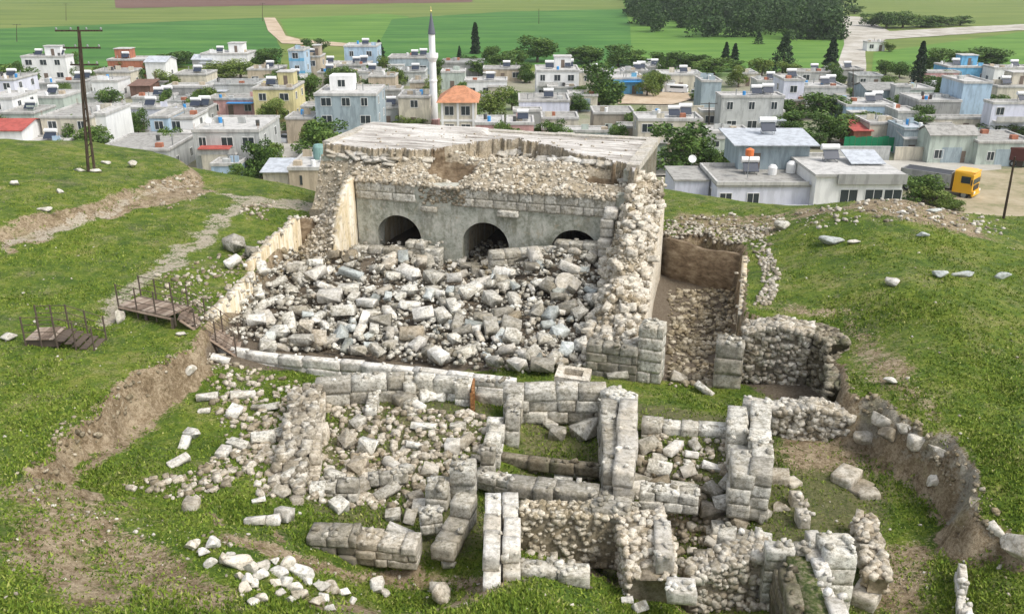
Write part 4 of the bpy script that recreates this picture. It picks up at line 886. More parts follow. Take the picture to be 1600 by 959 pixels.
# boulders in the foreground heap and on the slopes
heap = [(300,858,24,16),(318,868,18,14),(335,855,20,18),(350,880,22,16),(330,885,20,12),(362,872,14,10),(372,885,40,20),(395,893,30,18),(412,888,18,14),(375,905,18,12),(390,912,24,14),(408,905,26,16),(385,925,20,14),(400,918,18,12),(440,900,30,16),(452,890,22,18),(470,900,46,18),(448,915,30,16),(430,915,20,14),(462,925,24,14),(480,912,18,12),(470,935,30,16),(440,930,16,12),(455,940,18,12),(410,940,22,12),(398,945,20,10),(500,920,30,16),(520,925,30,16),(505,938,24,14),(540,930,20,12),(492,945,22,14),(552,942,14,10),(430,880,14,10),(360,855,12,8),
        (592,922,26,22),(604,932,14,12),(690,937,38,28),(678,922,16,18),(518,955,18,12)]
for i, (px, py, a, b_) in enumerate(heap):
    g = hit(px, py); sc_ = proj(*g)[2]
    z_ = ('left end' if px < 345 else 'upper middle' if px < 430 and py < 903 else 'lower middle' if px < 430 else 'top right' if py < 910 else 'lower right') if px < 560 and py < 950 else None
    lab = f'pale boulder, {z_} of the front stone heap' if z_ else {592: 'pale boulder alone in the grass right of the stone heap', 604: 'small tan stone leaning on the lone boulder', 690: 'large white boulder on the grass at the bottom middle', 678: 'small rounded stone stacked against the large white boulder', 518: 'white stone at the bottom edge below the stone heap'}[px]
    boulder(px, py, 1.25 * a / sc_, b_ / sc_ * 1.5, b_ / sc_ * 1.7, RNG.uniform(-25, 25), tint=RNG.uniform(.55, 1), label=lab, mat='bright' if i % 3 else 'warm', group='boulders of the foreground heap' if z_ else None)
for px, py, a, b_, m_, lab in [(1222,358,26,20,'block','round grey boulder on the rim right of the trench'),(1468,434,30,14,'blue','first flat bluish boulder of the line on the right slope'),(1504,432,40,10,'blue','long low second boulder of the line on the right slope'),(1566,435,34,10,'blue','third low boulder of the line on the right slope'),
    (1394,446,22,18,'bright','jagged white stone in the middle of the right slope'),(1300,380,44,16,'blue','dark grey rock patch near the top of the right mound'),(1334,381,24,8,'bright','pale slab beside the dark rock patch'),(1408,334,24,6,'bright','flat pale stone near the crest of the right mound'),(1440,370,26,8,'blue','bluish flat slab on the right mound'),(1392,600,28,10,'bright','flat whitish stone on the brink of the right bank'),
    (1455,332,34,8,'blue','thin weathered slab lying on the crest of the right mound'),(94,302,18,8,'bright','white stone on the upper left slope'),(70,330,26,8,'bright','flat white stone beside the tan bank on the left'),(25,290,16,10,'bright','white stone near the left edge of the photo'),(208,262,16,12,'bright','pale block at the foot of the left crest'),(166,256,16,6,'bright','flat white stone right of the tall pole'),(125,268,28,6,'bright','broad pale stone left of the tall pole foot'),(152,270,22,8,'bright','speckled pale stones at the tall pole foot'),
    (15,532,36,14,'bright','pale slab by the small wooden platform'),(188,502,18,24,'bright','white upright block between the two wooden walkways'),(285,525,20,8,'bright','flat stone below the wooden stairs'),(55,505,10,6,'bright','small stone beside the small platform'),(300,588,20,14,'bright','white stone at the top of the left pit')]:
    g = hit(px, py); sc_ = proj(*g)[2]; boulder(px, py, a / sc_, b_ / sc_ * 1.2, b_ / sc_ * 1.7, 0, tint=.6, label=lab, mat=m_)

# look-alikes in one spot are told apart by their order from the left
ORD = ['leftmost', 'second from left', 'third from left', 'fourth from left', 'fifth from left', 'sixth from left', 'seventh from left', 'eighth from left', 'ninth from left', 'tenth from left', 'eleventh from left', 'twelfth from left']
byl = {}
for o in HEAPB: byl.setdefault(o['label'], []).append(o)
for lab, L in byl.items():
    if len(L) > 1:
        L.sort(key=lambda o: o['_px'])
        for i, o in enumerate(L): o['label'] = f'{lab}, {ORD[min(i, 11)]} of {len(L)}' if i < len(L) - 1 else f'{lab}, rightmost of {len(L)}'
for o in HEAPB: del o['_px']
# ---------------------------------------------------------------- wooden walkways
t = NT('weathered_wood'); p = t.pos(); st = t.noise(3, 5, .7, p); t.base(t.ramp(t.math('ADD', t.math('MULTIPLY', st, .6), t.math('MULTIPLY', t.attr('tint'), .4)), [(.3, (.10,.07,.05)), (.5, (.24,.18,.135)), (.7, (.42,.35,.28))])); t.bump(st, .01); M['wood'] = t.m
t = NT('dark_timber'); t.base((.11, .085, .065)); M['dwood'] = t.m
def planks(mb, a, b_, wid, step=.16, th=.04, gap=.012, offx=0):
    a = Vector(a); b_ = Vector(b_); d = b_ - a; L = d.length; d.normalize(); side = Vector((-d.y, d.x, 0)).normalized(); up = side.cross(d) * -1
    if up.z < 0: up = -up
    n_ = int(L / step)
    for i in range(n_):
        c = a + d * (step * (i + .5)); h = d * (step / 2 - gap / 2); w_ = side * wid / 2; u_ = up * th
        v = [c - h - w_, c + h - w_, c + h + w_, c - h + w_]; v = v + [q + u_ for q in v]
        mb.add(v, [(0,3,2,1),(4,5,6,7),(0,1,5,4),(1,2,6,5),(2,3,7,6),(3,0,4,7)], RNG.uniform(.1, .9))
def rail(root, pts, every=1.1, hgt=1.0, rails=(.35, .68, 1.0)):
    pts = [Vector(q) for q in pts]
    for i in range(len(pts) - 1):
        L = (pts[i+1] - pts[i]).length; n_ = max(1, round(L / every))
        for k in range(n_ + (1 if i == len(pts) - 2 else 0)):
            c = pts[i].lerp(pts[i+1], k / n_); m_ = MB(); m_.box(c.x - .026, c.x + .026, c.y - .026, c.y + .026, c.z - .4, c.z + hgt + .04); m_.build('railing_post', M['dwood'], root)
    for r_ in rails:
        m_ = MB(); m_.tube([q + Vector((0, 0, r_)) for q in pts], .017, 5); m_.build('rail', M['dwood'], root)
A_ = hit(205, 482); A_.z += .35; B_ = P(284, 488, A_.z); C_ = P(372, 545, 13.3)
root = empty('wooden_walkway', (0, 0, 0), 0, 'wooden walkway with railings whose stairs lead down into the hall', 'walkway')
d1 = (B_ - A_).normalized(); sd1 = Vector((-d1.y, d1.x, 0)).normalized(); wd_ = 1.3
mb = MB(); planks(mb, A_, B_, wd_); mb.build('deck', M['wood'], root)
d2 = (C_ - B_); n_ = 14; mb = MB(); hd = Vector((d2.x, d2.y, 0)).normalized(); sd2 = Vector((-hd.y, hd.x, 0))
for i in range(n_):
    c = B_ + d2 * ((i + .5) / n_); mb.obox((c.x, c.y, c.z - .02), .34, wd_, .05, math.atan2(hd.y, hd.x), RNG.uniform(.2, .8))
mb.build('stair_treads', M['wood'], root)
mb = MB()
for sg in (-1, 1):
    o_ = sd2 * sg * wd_ / 2; mb.tube([B_ + o_ - Vector((0, 0, .12)), C_ + o_ - Vector((0, 0, .12))], .07, 4); o_ = sd1 * sg * wd_ / 2; mb.tube([A_ + o_ - Vector((0, 0, .08)), B_ + o_ - Vector((0, 0, .08))], .07, 4)
mb.build('stringer', M['wood'], root)
for q in (A_, B_, A_.lerp(B_, .5)):
    for sg in (-1, 1):
        c = q + sd1 * sg * wd_ * .45; m_ = MB(); m_.box(c.x - .06, c.x + .06, c.y - .06, c.y + .06, c.z - 1.6, c.z - .06); m_.build('support_post', M['dwood'], root)
for sg in (-1, 1): rail(root, [A_ + sd1 * sg * wd_ / 2, B_ + (sd1 + sd2) * sg * wd_ / 4, C_ + sd2 * sg * wd_ / 2])
root = empty('viewing_platform', (0, 0, 0), 0, 'small wooden platform with railings and short dark steps on the left slope', 'platform')
g0 = hit(52, 524); g1 = hit(100, 524); z_ = max(g0.z, g1.z) + .3; a = P(50, 522, z_); b_ = P(98, 521, z_); mb = MB(); planks(mb, a, b_, 1.3); mb.build('deck', M['wood'], root)
dd = (b_ - a).normalized(); sdd = Vector((-dd.y, dd.x, 0)); mb = MB()
for i in range(5): c = b_ + dd * (.16 + .28 * i); mb.obox((c.x, c.y, c.z - .12 * (i + 1) + .05), .28, 1.3, .05, math.atan2(dd.y, dd.x), .1)
mb.build('step_treads', M['dwood'], root); e_ = b_ + dd * 1.45; e_.z -= .55
mb = MB(); mb.obox((*((a + b_) / 2)[:2], z_ - .2), (b_ - a).length, 1.1, .3, math.atan2(dd.y, dd.x)); mb.build('platform_frame', M['dwood'], root)
for sg in (-1, 1): rail(root, [a + sdd * sg * .65, b_ + sdd * sg * .65, e_ + sdd * sg * .65], .75)

# ---------------------------------------------------------------- poles and wires
t = NT('pole_timber'); t.base(t.ramp(t.noise(4, 4, .6, t.pos((4, 4, .6))), [(.35, (.03,.022,.016)), (.6, (.09,.065,.045))])); M['pole'] = t.m
t = NT('galvanised_metal'); t.base((.30, .31, .30)); t.b.inputs['Metallic'].default_value = .3; t.b.inputs['Roughness'].default_value = .5; M['galv'] = t.m
def utility_pole(px, py, top_px, label, z=None, lean=(0, 0), arms=2, big=False, r=.11):
    g = hit(px, py) if z is None else P(px, py, z); sc_ = proj(*g)[2]; tx, ty = top_px; H = (py - ty) / sc_ * 1.03 / CP * CP
    # height from the pixel of the top
    lo, hi = 1, 40
    for _ in range(30):
        H = (lo + hi) / 2; lo, hi = (H, hi) if proj(g.x, g.y, g.z + H)[1] > ty else (lo, H)
    root = empty('utility_pole', g, 0, label, 'utility pole'); dx = (tx - proj(g.x, g.y, g.z + H)[0]) / proj(g.x, g.y, g.z + H)[2]
    mb = MB(); mb.tube([(0, 0, -.5), (dx * .5, 0, H * .5), (dx, 0, H)], r * 1.25, 8, r2=r * .75); mb.build('shaft', M['pole'], root)
    if big:
        mb = MB(); mb.tube([(  .45, 0, -.5), (dx * .5 + .18, 0, H * .5), (dx + .05, 0, H - .2)], r * 1.1, 8, r2=r * .7); mb.build('second_shaft', M['pole'], root)
        for k in range(9):
            z = .8 + k * H * .085; q = z / H; mb = MB(); mb.tube([(dx * q - .02, 0, z), (.45 + (dx + .05 - .45) * q, 0, z + .35)], .035, 4); mb.build('brace', M['pole'], root)
    for k in range(arms):
        z = H - .25 - k * 1.05; wA = (1.5, 1.2, .9)[k % 3]; mb = MB(); mb.box(dx - wA, dx + wA, -.05, .05, z - .05, z + .05); a_o = mb.build('crossarm', M['pole'], root)
        for q in (-1, -.35, .35, 1): mb = MB(); mb.lathe([(.05, z + .05), (.07, z + .13), (.04, z + .21)], 8, dx + q * (wA - .08), 0); mb.build('insulator', M['galv'], a_o)
    return root, g, H, dx
p1 = utility_pole(137, 268, (122, 42), 'tall double timber electricity pole with crossarms on the left crest', arms=3, big=True, r=.09)
p2 = utility_pole(1568, 342, (1586, 245), 'slim dark pole on the right slope near the photo edge', arms=0, r=.07)
p3 = utility_pole(1309, 330, (1316, 268), 'thin pole standing before the white house windows', z=0.0, arms=1, r=.09)
p4 = utility_pole(1108, 205, (1108, 160), 'grey street pole left of the long two-storey house', z=0, arms=1)
p5 = utility_pole(1462, 244, (1465, 196), 'dark street pole beside the open garage', z=0, arms=1)
p6 = utility_pole(410, 34, (410, 5), 'small distant field pole above the village', z=0, arms=1)
p7 = utility_pole(26, 66, (26, 38), 'distant field pole at the upper left', z=0, arms=1)
p8 = utility_pole(103, 33, (103, 6), 'faint distant field pole in the yellow green field', z=0, arms=1)
p9 = utility_pole(842, 38, (842, 14), 'thin distant pole in the far green field', z=0, arms=0)
p10 = utility_pole(1333, 172, (1333, 108), 'street pole near the end of the village by the gravel road', z=0, arms=1)
# ---------------------------------------------------------------- fields, road and yards
def field_mat(name, a, b_, c_, sc_=(.02, .02, .02), rows=None):
    t = NT(name); p = t.pos(sc_); n1 = t.noise(1.0, 5, .6, p); n2 = t.noise(9, 4, .7, p)
    c = t.ramp(t.math('ADD', t.math('MULTIPLY', n1, .7), t.math('MULTIPLY', n2, .3)), [(.35, a), (.5, b_), (.65, c_)]); t.base(c); return t.m
FM_ = dict(dgreen=field_mat('dark_green_crop', (.030,.105,.016), (.052,.155,.024), (.095,.21,.034), (.02,.09,.02)), mgreen=field_mat('green_crop', (.055,.14,.016), (.095,.20,.026), (.155,.265,.045), (.02,.12,.02)),
    ygreen=field_mat('yellow_green_crop', (.085,.135,.024), (.135,.185,.034), (.20,.23,.055), (.012,.09,.02)), brown=field_mat('ploughed_soil', (.10,.055,.04), (.14,.075,.055), (.17,.10,.07), (.01,.06,.02)),
    gravel=field_mat('pale_gravel', (.26,.23,.18), (.42,.39,.33), (.54,.52,.47), (.12,.12,.2)), yard=field_mat('trodden_earth', (.34,.26,.17), (.46,.36,.25), (.56,.47,.35), (.15,.15,.15)), rough=field_mat('rough_ground', (.13,.15,.05), (.33,.28,.18), (.44,.38,.27), (.12,.12,.12)), street=field_mat('dusty_street', (.30,.28,.24), (.42,.40,.35), (.52,.50,.45), (.1,.1,.1)))
lvl = [0]
def sheet(name, pix, mat, dense=True):
    lvl[0] += 1; z = .03 + .02 * lvl[0]; 
    pp = []
    for i in range(len(pix)):
        a, b_ = pix[i], pix[(i + 1) % len(pix)]; m_ = max(2, int(math.hypot(a[0] - b_[0], a[1] - b_[1]) / 12))
        for k in range(m_):
            q = k / m_; u_, v_ = a[0] + (b_[0] - a[0]) * q, a[1] + (b_[1] - a[1]) * q; j_ = float(fbm(np.array(u_ * .05 + lvl[0]), np.array(v_ * .3), 91, 3)); pp.append((u_ + 2.5 * j_, min(v_ + .8 * j_, 400)))
    pts = [P(a, b_, z) for a, b_ in pp]; me = bpy.data.meshes.new(name); me.from_pydata([tuple(q) for q in pts], [], [tuple(range(len(pts)))]); me.update()
    if me.polygons[0].normal.z < 0: me.flip_normals()
    o = link_mesh(name, me, FM_[mat]); return tag(o, kind='structure')
sheet('field', [(-900,112),(-900,-45),(2500,-45),(2500,112)], 'ygreen')
sheet('field', [(-900,62),(0,45),(200,37),(412,28),(425,45),(440,78),(440,100),(0,108),(-900,118)], 'dgreen')
sheet('field', [(436,30),(600,22),(640,26),(590,70),(548,72),(452,56)], 'mgreen')
sheet('field', [(612,30),(800,18),(990,14),(1000,48),(1315,66),(1315,112),(900,104),(560,92),(590,72)], 'dgreen')
sheet('field', [(1365,82),(1600,50),(2500,20),(2500,112),(1362,112)], 'mgreen')
sheet('field', [(170,-30),(740,-30),(738,4),(400,9),(182,13)], 'brown')
sheet('field', [(985,112),(1315,112),(1320,55),(1300,-40),(960,-40),(985,40)], 'mgreen')
sheet('road', [(1316,25),(1345,27),(1390,49),(1600,38),(2200,18),(2200,26),(1600,47),(1385,62),(1352,76),(1353,112),(1306,112),(1318,70)], 'gravel')
sheet('dirt_track', [(412,28),(430,28),(446,56),(470,62),(548,68),(548,73),(440,68),(418,48)], 'yard')
sheet('yard', [(962,134),(1000,126),(1045,133),(1095,152),(1050,163),(965,162)], 'yard')
sheet('street', [(1000,262),(1300,250),(1565,252),(1565,272),(1300,268),(1000,275)], 'street')
sheet('yard', [(1418,275),(1600,262),(1700,300),(1700,380),(1420,340)], 'rough')
sheet('street', [(440,210),(490,205),(500,240),(450,262),(430,240)], 'street')

# ---------------------------------------------------------------- village houses
def paint(name, c, stain=.6, rough=.85):
    t = NT(name); p = t.pos(); st = t.noise(1.0, 5, .7, t.pos((1.2, 1.2, .25))); n = t.noise(.6, 5, .65, p)
    d = tuple(x * .55 for x in c); cc = t.mix(t.ramp(st, [(.42, stain), (.54, 0.0)]), c, d); cc = t.mix(t.ramp(n, [(.5, 0.0), (.7, .3)]), cc, tuple(min(1, x * .8 + .05) for x in c)); t.base(cc); t.b.inputs['Roughness'].default_value = rough; return t.m
PM = dict(white=paint('white_render', (.80,.80,.78), .3), cream=paint('cream_render', (.62,.57,.46)), grey=paint('grey_concrete', (.36,.36,.34)), lgrey=paint('light_grey_render', (.50,.51,.49)), green=paint('pale_green_render', (.46,.52,.46)),
    blue=paint('pale_blue_render', (.42,.55,.66)), sky=paint('bright_blue_render', (.16,.42,.64)), lilac=paint('lilac_white_render', (.66,.67,.75), .35), pink=paint('pink_render', (.58,.34,.32)), yellow=paint('yellow_render', (.64,.57,.30)), bluegrey=paint('blue_grey_render', (.34,.41,.44)),
    sand=paint('sandstone', (.50,.42,.31)), stone=paint('rough_stone_wall', (.34,.30,.24)), brick=paint('red_brick', (.42,.17,.10)), roofc=paint('roof_concrete', (.36,.35,.32), .7), rooflt=paint('pale_roof', (.52,.51,.48), .6), roofdk=paint('grey_roof', (.30,.30,.28)), brown=paint('brown_awning', (.20,.12,.09)), teal=paint('teal_paint', (.10,.38,.38)))
def flat(name, c, rough=.6, metal=0):
    t = NT(name); t.base(c); t.b.inputs['Roughness'].default_value = rough; t.b.inputs['Metallic'].default_value = metal; t.b.inputs['Specular IOR Level'].default_value = .5; return t.m
M['glass'] = flat('window_glass', (.035,.045,.05), .15); M['frame'] = flat('window_frame', (.68,.68,.66)); M['tank'] = flat('white_tank', (.78,.78,.76), .4); M['panel'] = flat('solar_panel', (.03,.04,.06), .2); M['redtile'] = paint('orange_tiles', (.52,.24,.13)); M['redroof'] = paint('red_sheet_roof', (.42,.10,.08)); M['sheet'] = paint('metal_sheet', (.50,.53,.56), .6, .5); M['bluetarp'] = flat('blue_tarpaulin', (.04,.26,.58), .5); M['dark'] = M['dark']; M['door'] = flat('metal_door', (.16,.12,.09)); M['iron'] = flat('dark_iron', (.06,.06,.055), .5); M['orange'] = flat('orange_plastic', (.7,.18,.05), .5)
def part(mb, name, mat, parent, lab=None):
    o = mb.build(name, mat, parent)
    if lab: o['label'] = lab
    return o
def box_part(name, mat, parent, *b_, lab=None):
    mb = MB(); mb.box(*b_); return part(mb, name, mat, parent, lab)
def window(parent, x, y, z, w_, h_, face='f', frame=None, bars=True):
    """frame with a separate pane; face f looks to -y, l to -x, r to +x"""
    mb = MB(); gl = MB(); t_ = .07
    def bx(m_, a0, a1, z0, z1, d0, d1):
        if face == 'f': m_.box(x + a0, x + a1, y - d1, y - d0, z + z0, z + z1)
        elif face == 'l': m_.box(x - d1, x - d0, y + a0, y + a1, z + z0, z + z1)
        else: m_.box(x + d0, x + d1, y + a0, y + a1, z + z0, z + z1)
    hw = w_ / 2
    bx(mb, -hw - t_, hw + t_, -t_, 0, .0, .07); bx(mb, -hw - t_, hw + t_, h_, h_ + t_, .0, .07); bx(mb, -hw - t_, -hw, 0, h_, .0, .07); bx(mb, hw, hw + t_, 0, h_, .0, .07)
    if bars and w_ > .9: bx(mb, -.03, .03, 0, h_, .035, .06)
    bx(gl, -hw, hw, 0, h_, .005, .03)
    f_ = mb.build('window', frame or M['frame'], parent); gl.build('pane', M['glass'], f_); return f_
def heater(parent, x, y, z, s_=1.0, rz=0):
    st = MB(); 
    for a in (-.7, .7):
        st.box(x + a - .03, x + a + .03, y + .5, y + .56, z, z + 1.35 * s_); st.box(x + a - .03, x + a + .03, y - .6, y - .54, z, z + .4)
    st.box(x - .73, x + .73, y + .5, y + .56, z + .02, z + .08); st.box(x - .73, x - .67, y - .6, y + .56, z + .02, z + .07); st.box(x + .67, x + .73, y - .6, y + .56, z + .02, z + .07)
    o = st.build('water_heater', M['galv'], parent); tk = MB(); tk.tube([(x - .95 * s_, y + .5, z + 1.45 * s_), (x + .95 * s_, y + .5, z + 1.45 * s_)], .34 * s_, 10); tk.build('tank', M['tank'], o)
    pn = MB(); v = [(x - .9, y - .6, z + .35), (x + .9, y - .6, z + .35), (x + .9, y + .35, z + 1.15 * s_), (x - .9, y + .35, z + 1.15 * s_)]; v += [(a, b_, c + .07) for a, b_, c in v]
    pn.add(v, [(0,3,2,1),(4,5,6,7),(0,1,5,4),(1,2,6,5),(2,3,7,6),(3,0,4,7)]); pn.build('solar_panel', M['panel'], o)
def dish(parent, x, y, z):
    mb = MB(); mb.tube([(x, y, z), (x, y, z + .8)], .03, 5); o = mb.build('satellite_dish', M['galv'], parent); d = MB(); d.lathe([(.05, 0), (.3, .05), (.48, .14), (.5, .16), (.3, .08), (.05, .03)], 14)
    rot = Matrix.Translation((x, y - .05, z + .9)) @ Matrix.Rotation(R(60), 4, 'X'); d.v = [tuple(rot @ Vector(q)) for q in d.v]; d.build('reflector', M['tank'], o)
HOUSES = []
def house(x0, x1, yt, h, dep, wc, rc, nst, label, fl='', yaw=0, cat='house', dx=None):
    HOUSES.append([x0, x1, yt, h, dep, wc, rc, nst, label, fl, yaw, cat])
def build_houses():
    rec = []
    for q in HOUSES:
        x0, x1, yt, h = q[:4]; a = P(x0, yt, h); b_ = P(x1, yt, h); rec.append([a.x, b_.x, a.y, q])
    rec.sort(key=lambda r_: r_[2])
    for i, r_ in enumerate(rec):
        d = r_[3][4]
        for s_ in rec:
            if s_ is not r_ and s_[0] < r_[1] + .1 and s_[1] > r_[0] - .1 and s_[2] >= r_[2]:
                if s_[2] - r_[2] < 2.2: continue
                d = min(d, s_[2] - r_[2] - .3)
        r_.append(max(d, 2.0))
    for X0, X1, Y0, q, dep in rec:
        _, _, yt, h, _, wc, rc, nst, label, fl, yaw, cat = q[:12]; Wd = X1 - X0; cx = (X0 + X1) / 2; cy = Y0 + dep / 2
        q.append((X0, X1, Y0))
        root = empty('village_house' if cat == 'house' else cat.replace(' ', '_'), (cx, cy, 0), R(yaw), label, cat)
        hw, hd = Wd / 2, dep / 2; rh = h - (.35 if 'g' not in fl and 'f' not in fl else 0)
        box_part('wall', PM[wc], root, -hw, hw, -hd, hd, -.3, rh)
        pr = .25
        if 'g' in fl:     # gable sheet roof
            mb = MB(); v = [(-hw-.3,-hd-.3,h),(hw+.3,-hd-.3,h),(hw+.3,0,h+1.1),(-hw-.3,0,h+1.1),(-hw-.3,hd+.3,h),(hw+.3,hd+.3,h)]; v += [(a, b_, c + .12) for a, b_, c in v]
            mb.add(v, [(0,3,2,1),(3,4,5,2),(6,7,8,9),(9,8,11,10),(0,1,7,6),(4,10,11,5),(0,6,9,3),(3,9,10,4),(1,2,8,7),(2,5,11,8)]); part(mb, 'roof', PM.get(rc) or M[rc], root)
            mb = MB(); mb.add([(-hw,-hd,h-.01),(-hw,hd,h-.01),(-hw,0,h+1.0)], [(0,1,2)]); part(mb, 'gable', PM[wc], root); mb = MB(); mb.add([(hw,-hd,h-.01),(hw,hd,h-.01),(hw,0,h+1.0)], [(0,2,1)]); part(mb, 'gable', PM[wc], root)
        elif 'f' in fl:   # lean-to sheet roof
            mb = MB(); v = [(-hw-.3,-hd-.4,h-.1),(hw+.3,-hd-.4,h-.1),(hw+.3,hd+.2,h+.6),(-hw-.3,hd+.2,h+.6)]; v += [(a, b_, c + .1) for a, b_, c in v]; mb.add(v, [(0,3,2,1),(4,5,6,7),(0,1,5,4),(1,2,6,5),(2,3,7,6),(3,0,4,7)]); part(mb, 'roof', PM.get(rc) or M[rc], root)
        else:
            box_part('roof', PM.get(rc) or M[rc], root, -hw - .12, hw + .12, -hd - .12, hd + .12, rh + .002, rh + .16)
            mb = MB(); e = .2
            for b4 in ((-hw-.12,hw+.12,-hd-.12,-hd+e),(-hw-.12,hw+.12,hd-e,hd+.12),(-hw-.12,-hw+e,-hd+e,hd-e),(hw-e,hw+.12,-hd+e,hd-e)): mb.box(*b4, rh + .16, h + .08)
            part(mb, 'parapet', PM['rooflt' if rc in ('roofc', 'rooflt') else wc], root)
        sth = h / nst; side = 'r' if cx < -6 else 'l' if cx > 6 else None
        if 'n' not in fl:
            for k in range(nst):
                nw = max(1, int(Wd / 2.9)); z = k * sth + .95
                for j in range(nw):
                    if RNG.random() < .12 and nw > 1: continue
                    xx = -hw + Wd * (j + .5) / nw + RNG.uniform(-.3, .3)
                    if k == 0 and j == nw // 2 and 'w' not in fl:
                        o = box_part('door', M['door'], root, xx - .5, xx + .5, -hd - .05, -hd - .003, 0, 2.05); m_ = MB(); m_.box(xx + .34, xx + .4, -hd - .1, -hd - .052, .95, 1.1); m_.build('handle', M['galv'], o)
                    else: window(root, xx, -hd - .002, z, RNG.choice([1.0, 1.3, 1.6]), 1.25)
                if side and dep > 5:
                    for j in range(max(1, int(dep / 4.5))):
                        window(root, (hw + .002) if side == 'r' else (-hw - .002), -hd + dep * (j + .5) / max(1, int(dep / 4.5)), z, 1.1, 1.2, side)
        if 'o' in fl:     # open garage or porch
            for j in range(max(1, int(Wd / 4.5))):
                n_ = max(1, int(Wd / 4.5)); xx = -hw + Wd * (j + .5) / n_; box_part('shutter', PM['bluegrey'], root, xx - 1.5, xx + 1.5, -hd - .06, -hd - .003, 0, min(2.6, h - .6))
        if Wd > 6.5 and 'o' not in fl and RNG.random() < .55:     # low annex built against the front
            aw = Wd * RNG.uniform(.25, .45); ah = min(2.6, h * .7); sg = -1 if RNG.random() < .5 else 1; ax_ = sg * (hw - aw / 2 - .1); an = box_part('annex', PM[['lgrey', 'cream', 'grey', 'white', 'green', 'blue'][int(RNG.integers(6))]], root, ax_ - aw / 2, ax_ + aw / 2, -hd - 2.4, -hd - .01, 0, ah)
            box_part('annex_roof', [PM['roofc'], PM['roofdk'], M['sheet'], PM['rooflt']][int(RNG.integers(4))], an, ax_ - aw / 2 - .15, ax_ + aw / 2 + .15, -hd - 2.6, -hd - .012, ah + .002, ah + .14); window(an, ax_, -hd - 2.402, .9, .9, .9)
        if 'b' in fl:     # balcony on the front
            bz = h - sth; mb = MB(); mb.box(-hw * .9, hw * .3, -hd - 1.3, -hd - .01, bz - .15, bz); sl_ = part(mb, 'balcony', PM['rooflt'], root); mb = MB(); mb.box(-hw * .9, hw * .3, -hd - 1.34, -hd - 1.24, bz + .002, bz + .85); part(mb, 'balustrade', PM['rooflt'], sl_)
        if 'p' in fl and dep > 4:
            pw = min(Wd * .4, 4.0); px_ = (-hw + pw / 2 + .5) if 'q' in fl else hw * .3; pd = min(dep * .45, 3.5); o = box_part('stair_house', PM[wc], root, px_ - pw / 2, px_ + pw / 2, hd - pd - .4, hd - .4, rh + .162, rh + 2.5)
            box_part('stair_house_roof', PM['rooflt'], o, px_ - pw / 2 - .2, px_ + pw / 2 + .2, hd - pd - .6, hd - .2, rh + 2.502, rh + 2.66); box_part('stair_house_door', M['door'], o, px_ - .4, px_ + .4, hd - pd - .44, hd - pd - .403, rh + .17, rh + 1.9)
        if dep > 3.5 and Wd > 3 and 'g' not in fl and 'f' not in fl:
            for k in range(int(RNG.integers(2, 7))):
                xx = RNG.uniform(-hw + .7, hw - .7); yy = RNG.uniform(-hd + .7, hd - .7); kind = int(RNG.integers(4)); z0 = rh + .162
                if kind == 0: m_ = MB(); m_.lathe([(.28, z0), (.3, z0 + .8), (.25, z0 + .85)], 10, xx, yy); part(m_, 'barrel', M[['bluetarp', 'tank', 'iron'][int(RNG.integers(3))]], root)
                elif kind == 1: box_part('roof_box', PM[['lgrey', 'sand', 'brick'][int(RNG.integers(3))]], root, xx - .5, xx + .5, yy - .4, yy + .4, z0, z0 + .6)
                elif kind == 2: m_ = MB(); m_.tube([(xx, yy, z0), (xx, yy, z0 + 1.1)], .1, 7); part(m_, 'chimney_pipe', M['galv'], root)
                else: box_part('low_roof_wall', PM[wc], root, xx - .6, xx + .6, yy - .1, yy + .1, z0, z0 + .9)
        if 't' in fl and dep > 3: heater(root, -hw * .35 if 'p' in fl else hw * .2, -hd + dep * .45, rh + .16)
        if 'u' in fl and dep > 3: heater(root, hw * .6, -hd + dep * .6, rh + .16, 1.1)
        if 'd' in fl: dish(root, -hw * .7, -hd + dep * .3, rh + .16)
        if 'r' in fl:     # reinforcing bars left standing on the corners
            mb = MB()
            for a in (-1, 1):
                for b_ in (-1, 1):
                    for c_ in (0, .16): mb.tube([(a * (hw - .2) + c_, b_ * (hd - .25), h), (a * (hw - .2) + c_, b_ * (hd - .25), h + .9)], .02, 4)
            part(mb, 'rebar', M['rust'], root)
        if 's' in fl: # blue or white striped bands
            for k in range(nst): box_part('painted_band', PM['sky'], root, -hw - .02, hw + .02, -hd - .03, -hd - .003, k * sth + .3, k * sth + 1.0)
        if 'a' in fl: box_part('blue_awning', M['bluetarp'], root, -hw * .1, hw, -hd - 1.6, -hd - .05, h - .8, h - .7)
h = house
h(32,101,88,6.2,9,'white','rooflt',2,'white two-storey house at the field edge in the upper left','ptu')
h(40,108,105,3.0,6,'grey','roofc',1,'low grey annex under the white upper left house','n')
h(167,230,93,4.6,8,'brick','rooflt',1,'brick red house with cream roof wall at the field edge','tpq')
h(226,258,98,4.4,8,'white','sheet',1,'small white house with bluish roof right of the brick red one','g')
h(-30,20,124,6,10,'lilac','roofc',2,'pale lilac house cut by the left edge, upper one','t')
h(-30,18,153,6,9,'white','rooflt',2,'white house cut by the left edge, below the lilac one','b')
h(46,86,130,3.4,9,'lgrey','rooflt',1,'grey low house with wide pale roof near the left edge','')
h(88,128,127,4,8,'lgrey','roofc',1,'light grey house with a rooftop heater left of the tall pole','tu')
h(142,203,112,4.0,7,'cream','roofc',1,'cream house with long pinkish roof behind the blue fronted one','')
h(142,183,126,4.2,7,'white','rooflt',1,'white house with pale blue lower front right of the tall pole','s')
h(20,97,151,4.6,11,'green','rooflt',1,'long pale greenish house with wide flat roof on the left','td')
h(120,172,151,3.2,7,'lgrey','roofdk',1,'flat grey shed crossed by the tall pole','n')
